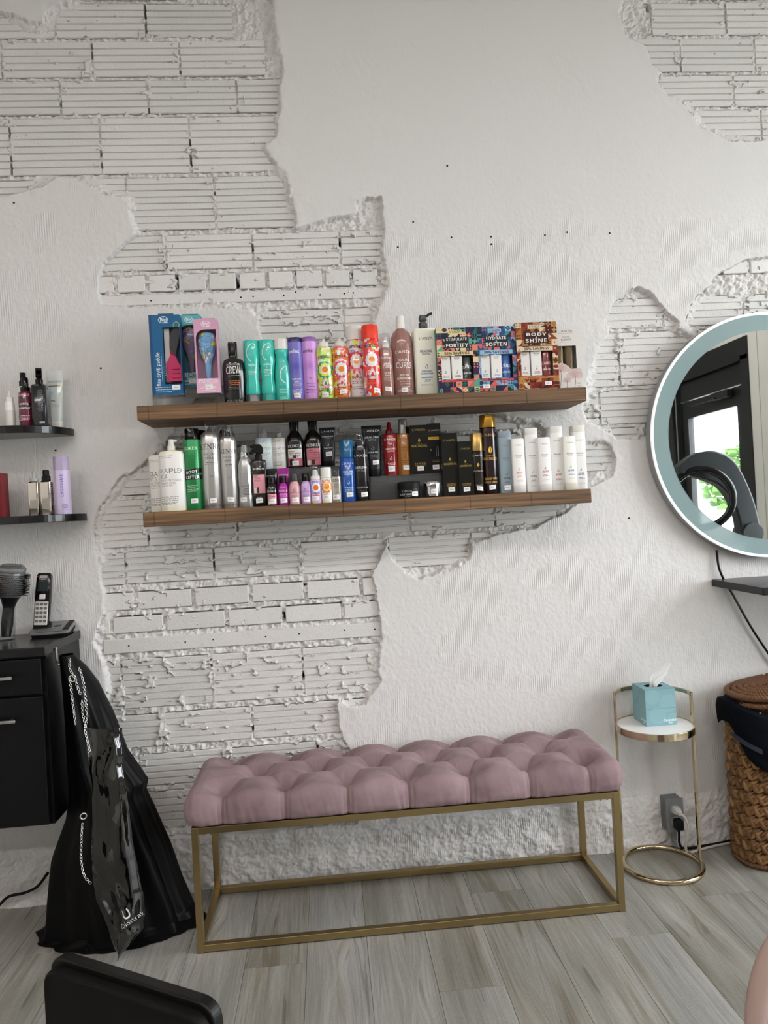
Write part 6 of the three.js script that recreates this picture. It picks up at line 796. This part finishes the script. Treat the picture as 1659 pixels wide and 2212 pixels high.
bottle({ name: 'spray_bottle', label: 'maroon blow-dry spray bottle with a black pump', x: -0.899, y: LSH1, z: 0.11, rows: [[0, 0.02, 0.02], [0.003, 0.0212, 0.0212], [0.104, 0.0212, 0.0212], [0.108, 0.018, 0.018]], parts: [['cap', loft([[0.108, 0.0145, 0.0145], [0.122, 0.0145, 0.0145], [0.123, 0.0095, 0.0095], [0.15, 0.0095, 0.0095], [0.153, 0.008, 0.008]], 2, 28), blackGloss]], draw: (g, W, H) => { fill(g, W, H, '#5a1530'); T(g, 'REDKEN', 64, H * 0.1, 66, 12, '#d9c3cb', 'serif', ''); g.fillStyle = '#3a2030'; g.fillRect(22, H * 0.2, 84, 10); g.fillStyle = '#15101a'; g.fillRect(14, H * 0.32, 100, 16); T(g, 'QUICK', 62, H * 0.32 + 8, 60, 11, '#f0eeee', 'sans-serif', 'bold'); g.fillStyle = '#15101a'; g.fillRect(14, H * 0.44, 100, 16); T(g, 'BLOWOUT', 62, H * 0.44 + 8, 76, 11, '#f0eeee', 'sans-serif', 'bold'); lines(g, 64, H * 0.68, 70, 4, '#d9b9c6', 8, 4); } });
{ const o = { name: 'trigger_bottle', label: 'black trigger spray bottle on the upper black shelf, seen from its side', x: -0.855, y: LSH1, z: 0.115, n: 4, rows: [[0, 0.022, 0.02], [0.003, 0.0235, 0.021], [0.122, 0.022, 0.02], [0.128, 0.018, 0.016], [0.13, 0.012, 0.012]], parts: [['trigger', trigger(0.13, blackGloss)[1].rotateY(1.9), blackGloss]], draw: (g, W, H) => { fill(g, W, H, '#0d1016'); lines(g, 84, H * 0.16, 52, 22, '#77808c', 8, 3); g.fillStyle = '#8a95a0'; g.fillRect(70, H * 0.9, 50, 16); } }; bottle(o); }
squeeze({ label: 'frosted clear squeeze tube with white cap at the rounded shelf end', x: -0.829, y: LSH1, z: 0.058, w: 0.052, h: 0.182, cap: 0.02, capMat: whitePlastic, fin: 'gloss', draw: (g, W, H) => { fill(g, W, H, '#b4b9b8'); T(g, 'REDKEN', 70, H * 0.22, 84, 15, '#5c6164', 'serif', ''); g.fillStyle = '#3f4548'; g.fillRect(30, H * 0.3, 76, 6); g.fillStyle = '#e2b13c'; g.fillRect(96, H * 0.3, 14, 10); g.fillStyle = '#8fb4d6'; g.fillRect(36, H * 0.42, 26, 26); T(g, '5%', 56, H * 0.6, 26, 14, '#3f4548', 'sans-serif', 'bold'); lines(g, 64, H * 0.66, 60, 4, '#878d90', 9, 3); } });
carton({ label: 'dark red carton cut by the left frame edge', x: -1.005, y: LSH2, z: 0.11, w: 0.06, h: 0.135, d: 0.05, draw: (g, W, H) => { fill(g, W, H, '#7a1420'); g.fillStyle = '#5f0f19'; g.fillRect(0, H * 0.84, W, 4); } });
for (const [x, label, top] of [[-0.886, 'square mirror-silver bottle with a clear pump', 'clear'], [-0.85, 'square mirror-silver bottle with a black spray pump', 'black']])
  bottle({ name: 'spray_bottle', label, x, y: LSH2, z: 0.115, n: 7, W: 60, rows: [[0, 0.0145, 0.0145], [0.003, 0.016, 0.016], [0.1, 0.016, 0.016], [0.103, 0.013, 0.013], [0.105, 0.0095, 0.0095]], fin: 'chrome', parts: top === 'clear' ? [['pump', loft([[0.105, 0.0125, 0.0125], [0.114, 0.0125, 0.0125], [0.115, 0.006, 0.006], [0.135, 0.005, 0.005]], 2, 24), frostPlastic]] : [['pump', loft([[0.105, 0.013, 0.013], [0.119, 0.0125, 0.0125], [0.12, 0.0095, 0.0095], [0.135, 0.0095, 0.0095], [0.138, 0.008, 0.008]], 2, 24), blackMatte]], draw: (g, W, H) => fill(g, W, H, '#c6c0ba') });
bottle({ name: 'spray_can', label: 'lavender spray can with vertical lettering on the lower black shelf', x: -0.808, y: LSH2, z: 0.1, rows: [[0, 0.0225, 0.0225], [0.003, 0.0238, 0.0238], [0.135, 0.0238, 0.0238]], fin: 'satin', parts: [['cap', capG(0.0236, 0.1352, 0.043), mat('#b3a6c4', 0.4)]], draw: (g, W, H) => { fill(g, W, H, '#b7abc9'); T(g, 'DESIGNME', 74, H * 0.35, 120, 15, '#3a3499', 'sans-serif', '', -Math.PI / 2); g.fillStyle = '#25252d'; for (let k = 0; k < 12; k++) g.fillRect(10, 20 + k * 12, 7 + (k % 3) * 3, 6); g.fillRect(12, H * 0.8, 8, 28); lines(g, 82, H * 0.78, 26, 4, '#5a4f86', 8, 3); } });
for (const s of SHEETS) s.t.needsUpdate = true;
// ---------- wicker hamper with navy cloth ----------
{
  const t = thing('wicker_hamper', 'brown woven wicker hamper cut by the right frame edge', 'basket', [1.462, 0, 0.155]);
  const A = 0.19, C = 0.103, Hh = 0.53, sg = (c, n) => Math.sign(c) * Math.abs(c) ** (2 / n);
  const at = (a, r = 0) => { const x = sg(Math.cos(a), 2.6), z = sg(Math.sin(a), 2.6); return [(A + r) * x, (C + r) * z]; };
  mesh('liner', loft([[0.01, A - 0.014, C - 0.014], [Hh - 0.02, A - 0.014, C - 0.014]], 2.6, 60), mat('#77562f', 0.9), t);
  const strand = (p, q, w, bulge) => { const c = new THREE.CatmullRomCurve3([V(p), V([(p[0] + q[0]) / 2, (p[1] + q[1]) / 2, (p[2] + q[2]) / 2]).multiply(new THREE.Vector3(1 + bulge, 1, 1 + bulge)), V(q)]); const g = new THREE.TubeGeometry(c, 6, w, 7, false), ps = g.attributes.position; for (let i = 0; i < ps.count; i++) { const k = Math.floor(i / 8) / 6, m = c.getPoint(k), s = 0.35 + 0.75 * Math.sin(Math.PI * clamp(k, 0.08, 0.92)); ps.setXYZ(i, m.x + (ps.getX(i) - m.x) * s, m.y + (ps.getY(i) - m.y) * s, m.z + (ps.getZ(i) - m.z) * s); } g.computeVertexNormals(); return g; };
  const groups = [[], [], []], r = rng(12), N = 26, M = 13;
  for (let j = 0; j < M; j++) for (let i = 0; i < N; i++) {
    const a = (i + (j % 2) * 0.5) / N * Math.PI * 2, b = a + 0.29, y = 0.026 + j * 0.0378, up = j % 2 ? 1 : -1, w = () => 0.0062 + 0.002 * r();
    const put = (a0, y0, a1, y1, rr) => { const [x0, z0] = at(a0, rr - 0.006), [x1, z1] = at(a1, rr + 0.003); groups[Math.floor(r() * 3)].push(strand([x0, y0, z0], [x1, y1, z1], w(), 0.03)); };
    put(a, y + 0.02 * (1 + r() * 0.2), b, y - 0.006, 0); put(a + 0.05, y + 0.03, b + 0.02, y + 0.004, -0.004);
    put(b - 0.03, y - 0.012, b + 0.1, y + 0.018 + 0.006 * r(), 0.002);
  }
  groups.forEach((l, k) => { const m = mesh('woven_strands', join(l), mat(['#7d5a35', '#6a4a2b', '#8f6c42'][k], 0.6), t); m.userData.kind = 'stuff'; });
  const rope = (y, r0, w, n, parent, name) => { const l = []; for (let k = 0; k < n; k++) { const a = k / n * Math.PI * 2, [x, z] = at(a, r0), [x2, z2] = at(a + 7 / n, r0); l.push(strand([x, y - w * 0.7, z], [x2, y + w * 0.7, z2], w, 0.01)); } const m = mesh(name, join(l), mat('#6f4c30', 0.6), parent); m.userData.kind = 'stuff'; return m; };
  rope(0.012, 0.0, 0.008, 80, t, 'base_braid'); rope(Hh - 0.012, 0.0, 0.009, 80, t, 'rim_braid');
  const lid = new THREE.Group(); lid.name = 'lid'; lid.position.set(0.02, Hh + 0.03, 0.0); lid.rotation.set(0.0, 0, 0.1); t.add(lid);
  rope(0, 0.012, 0.0105, 84, lid, 'lid_braid');
  [[-0.008, 0.003], [-0.026, 0.006], [-0.044, 0.008], [-0.062, 0.009], [-0.08, 0.009], [-0.095, 0.009]].forEach(([r0, y], k) => rope(y, r0, 0.0095, 76 - k * 8, lid, 'lid_braid'));
  mesh('lid_weave', loft([[-0.006, A - 0.002, C - 0.002], [0.0, A - 0.002, C - 0.002]], 2.6, 60), mat('#6f4c30', 0.7), lid);
  // dark cloth pulled over the rim
  const cl = mesh('navy_cloth', sheet(60, 40, (u, v) => { const a = lerp(Math.PI * 1.06, Math.PI * 0.32, u), low = lerp(0.44, 0.24, sstep(0.1, 0.75, u)) + 0.02 * Math.sin(u * 14), y = lerp(Hh + 0.004, low, v) - 0.035 * sstep(0.1, 0.6, u) * (1 - v), [x, z] = at(a, 0.022 + 0.008 * fbm(u * 6, v * 5, 2) - (v < 0.06 ? 0.02 : 0) + 0.008 * Math.sin(v * 3)); return [x, y, z]; }), mat('#070b13', 0.9, { specularIntensity: 0.25, side: THREE.DoubleSide }), null, [1.462, 0, 0.155]);
  mesh('label_patch', sheet(10, 4, (u, v) => { const a = lerp(Math.PI * 0.92, Math.PI * 0.72, u), [x, z] = at(a, 0.036); return [x, 0.44 - 0.045 * u - 0.016 * v, z]; }), mat('#2b3240', 0.8, { side: THREE.DoubleSide }), cl);
  cl.userData = { label: 'dark navy cloth folded over the wicker hamper rim', category: 'cloth' };
}
// ---------- outlet box, plugs, cords ----------
{
  const t = thing('outlet_box', 'grey metal surface outlet box low on the wall behind the side table', 'outlet', [1.105, 0.128, 0.02]);
  mesh('box_body', rbox(0.056, 0.108, 0.045, 0.003, 0, 0, 0.0225), mat('#73777a', 0.4, { metalness: 0.4 }), t); mesh('face_plate', rbox(0.06, 0.112, 0.003, 0.001, 0, 0, 0.0465), mat('#7d8184', 0.4, { metalness: 0.4 }), t);
  for (const y of [0.02, -0.02]) mesh('socket', cyl(0.0165, 0.0165, 0.003, 0, 0, 0, 28).rotateX(Math.PI / 2), mat('#8c8f91', 0.5), t, [0, y, 0.0485]);
  const c = mesh('conduit', (() => { const l = []; for (let k = 0; k < 11; k++) l.push(new THREE.TorusGeometry(0.0075, 0.0024, 8, 18).rotateX(Math.PI / 2).translate(0, -0.056 - k * 0.0064, 0)); l.push(cyl(0.0075, 0.0075, 0.072, 0, -0.09, 0, 18)); return join(l); })(), mat('#8b8e90', 0.4, { metalness: 0.4 }), t, [0.004, 0, 0.022]);
  const w = thing('power_cord', 'white power cord plugged into the upper socket and trailing right', 'cord'), wm = mat('#c9c8c4', 0.4);
  mesh('plug', loft([[0, 0.0125, 0.012], [0.016, 0.0125, 0.012], [0.03, 0.008, 0.007], [0.04, 0.0055, 0.0055]], 3, 24).rotateX(Math.PI / 2), wm, w, [1.106, 0.148, 0.0705]);
  mesh('cable', tube([[1.106, 0.148, 0.1], [1.112, 0.143, 0.12], [1.12, 0.12, 0.126], [1.118, 0.08, 0.118], [1.118, 0.04, 0.105], [1.13, 0.012, 0.09], [1.16, 0.005, 0.075], [1.2, 0.005, 0.062], [1.25, 0.005, 0.05], [1.34, 0.005, 0.035], [1.5, 0.005, 0.025], [1.66, 0.005, 0.03]], 0.0042, 110), wm, w);
  const b = thing('power_cord', 'black power cord plugged into the lower socket', 'cord');
  mesh('plug', rbox(0.026, 0.034, 0.028, 0.005, 0, 0, 0), blackMatte, b, [1.108, 0.104, 0.0825]);
  mesh('cable', tube([[1.108, 0.09, 0.084], [1.108, 0.07, 0.084], [1.11, 0.04, 0.078], [1.125, 0.016, 0.066], [1.16, 0.0055, 0.05], [1.25, 0.0055, 0.038], [1.4, 0.014, 0.028], [1.64, 0.0055, 0.034]], 0.0042, 80), blackMatte, b);
}
// ---------- hooded ring dryer seen in the mirror ----------
{
  const t = thing('ring_dryer', 'black salon ring dryer on a stand, seen in the round mirror', 'dryer', [2.35, 0, 1.9]);
  const arm = new THREE.Shape(); arm.moveTo(-0.26, 1.36); arm.bezierCurveTo(-0.16, 1.46, 0.0, 1.47, 0.08, 1.35); arm.bezierCurveTo(0.14, 1.24, 0.19, 1.1, 0.2, 0.93); arm.lineTo(0.1, 0.93); arm.bezierCurveTo(0.1, 1.06, 0.06, 1.18, -0.02, 1.25); arm.bezierCurveTo(-0.08, 1.29, -0.16, 1.31, -0.26, 1.33); arm.closePath();
  mesh('arm', new THREE.ExtrudeGeometry(arm, { depth: 0.06, bevelEnabled: true, bevelSize: 0.012, bevelThickness: 0.012, bevelSegments: 3, curveSegments: 16 }), mat('#22272b', 0.25), t, [0, 0, -0.03]);
  mesh('hub', cyl(0.06, 0.06, 0.13, 0, 0, 0, 32).rotateX(Math.PI / 2), mat('#2c3034', 0.3), t, [0.15, 0.95, 0]);
  mesh('ring', new THREE.TorusGeometry(0.17, 0.022, 16, 60), blackGloss, t, [-0.16, 1.17, -0.06], [0, 0.5, 0]);
  mesh('ring_lining', new THREE.CylinderGeometry(0.152, 0.16, 0.06, 48, 1, true).rotateX(Math.PI / 2), mat('#a8a8a6', 0.3, { metalness: 0.8, side: THREE.DoubleSide }), t, [-0.16, 1.17, -0.06], [0, 0.5, 0]);
  mesh('post', cyl(0.02, 0.02, 0.9, 0.15, 0.48, 0), steel, t); mesh('foot_plate', cyl(0.22, 0.2, 0.03, 0.15, 0.015, 0, 40), blackMatte, t);
}
// ---------- outside the door ----------
{
  const p = structure('pavement', 'pale concrete pavement outside the shop'); mesh('slab', box(24, 0.1, 40, ROOM.x1 + 12.2, -0.1, 6), mat('#a8a6a0', 0.9), p);
  const t = thing('street_tree', 'leafy green street tree seen through the mirrored door', 'tree', [10.6, -0.35, 15.8]);
  mesh('trunk', loft([[0, 0.16, 0.16], [1.2, 0.12, 0.12], [2.2, 0.08, 0.08]], 2, 16), mat('#5b4a38', 0.9), t);
  const l = [], r = rng(4); for (let k = 0; k < 900; k++) { const g = new THREE.PlaneGeometry(0.22, 0.16), a = r() * 6.28, b = Math.acos(2 * r() - 1), R = 1.05 * Math.cbrt(r()); g.rotateX(r() * 6); g.rotateY(r() * 6); g.translate(R * Math.sin(b) * Math.cos(a), 1.9 + 0.8 * R * Math.cos(b), R * Math.sin(b) * Math.sin(a)); l.push(g); }
  const f = mesh('foliage', join(l), mat('#5f8a3e', 0.8, { side: THREE.DoubleSide }), t); f.userData.kind = 'stuff';
}
renderer.render(scene, camera);
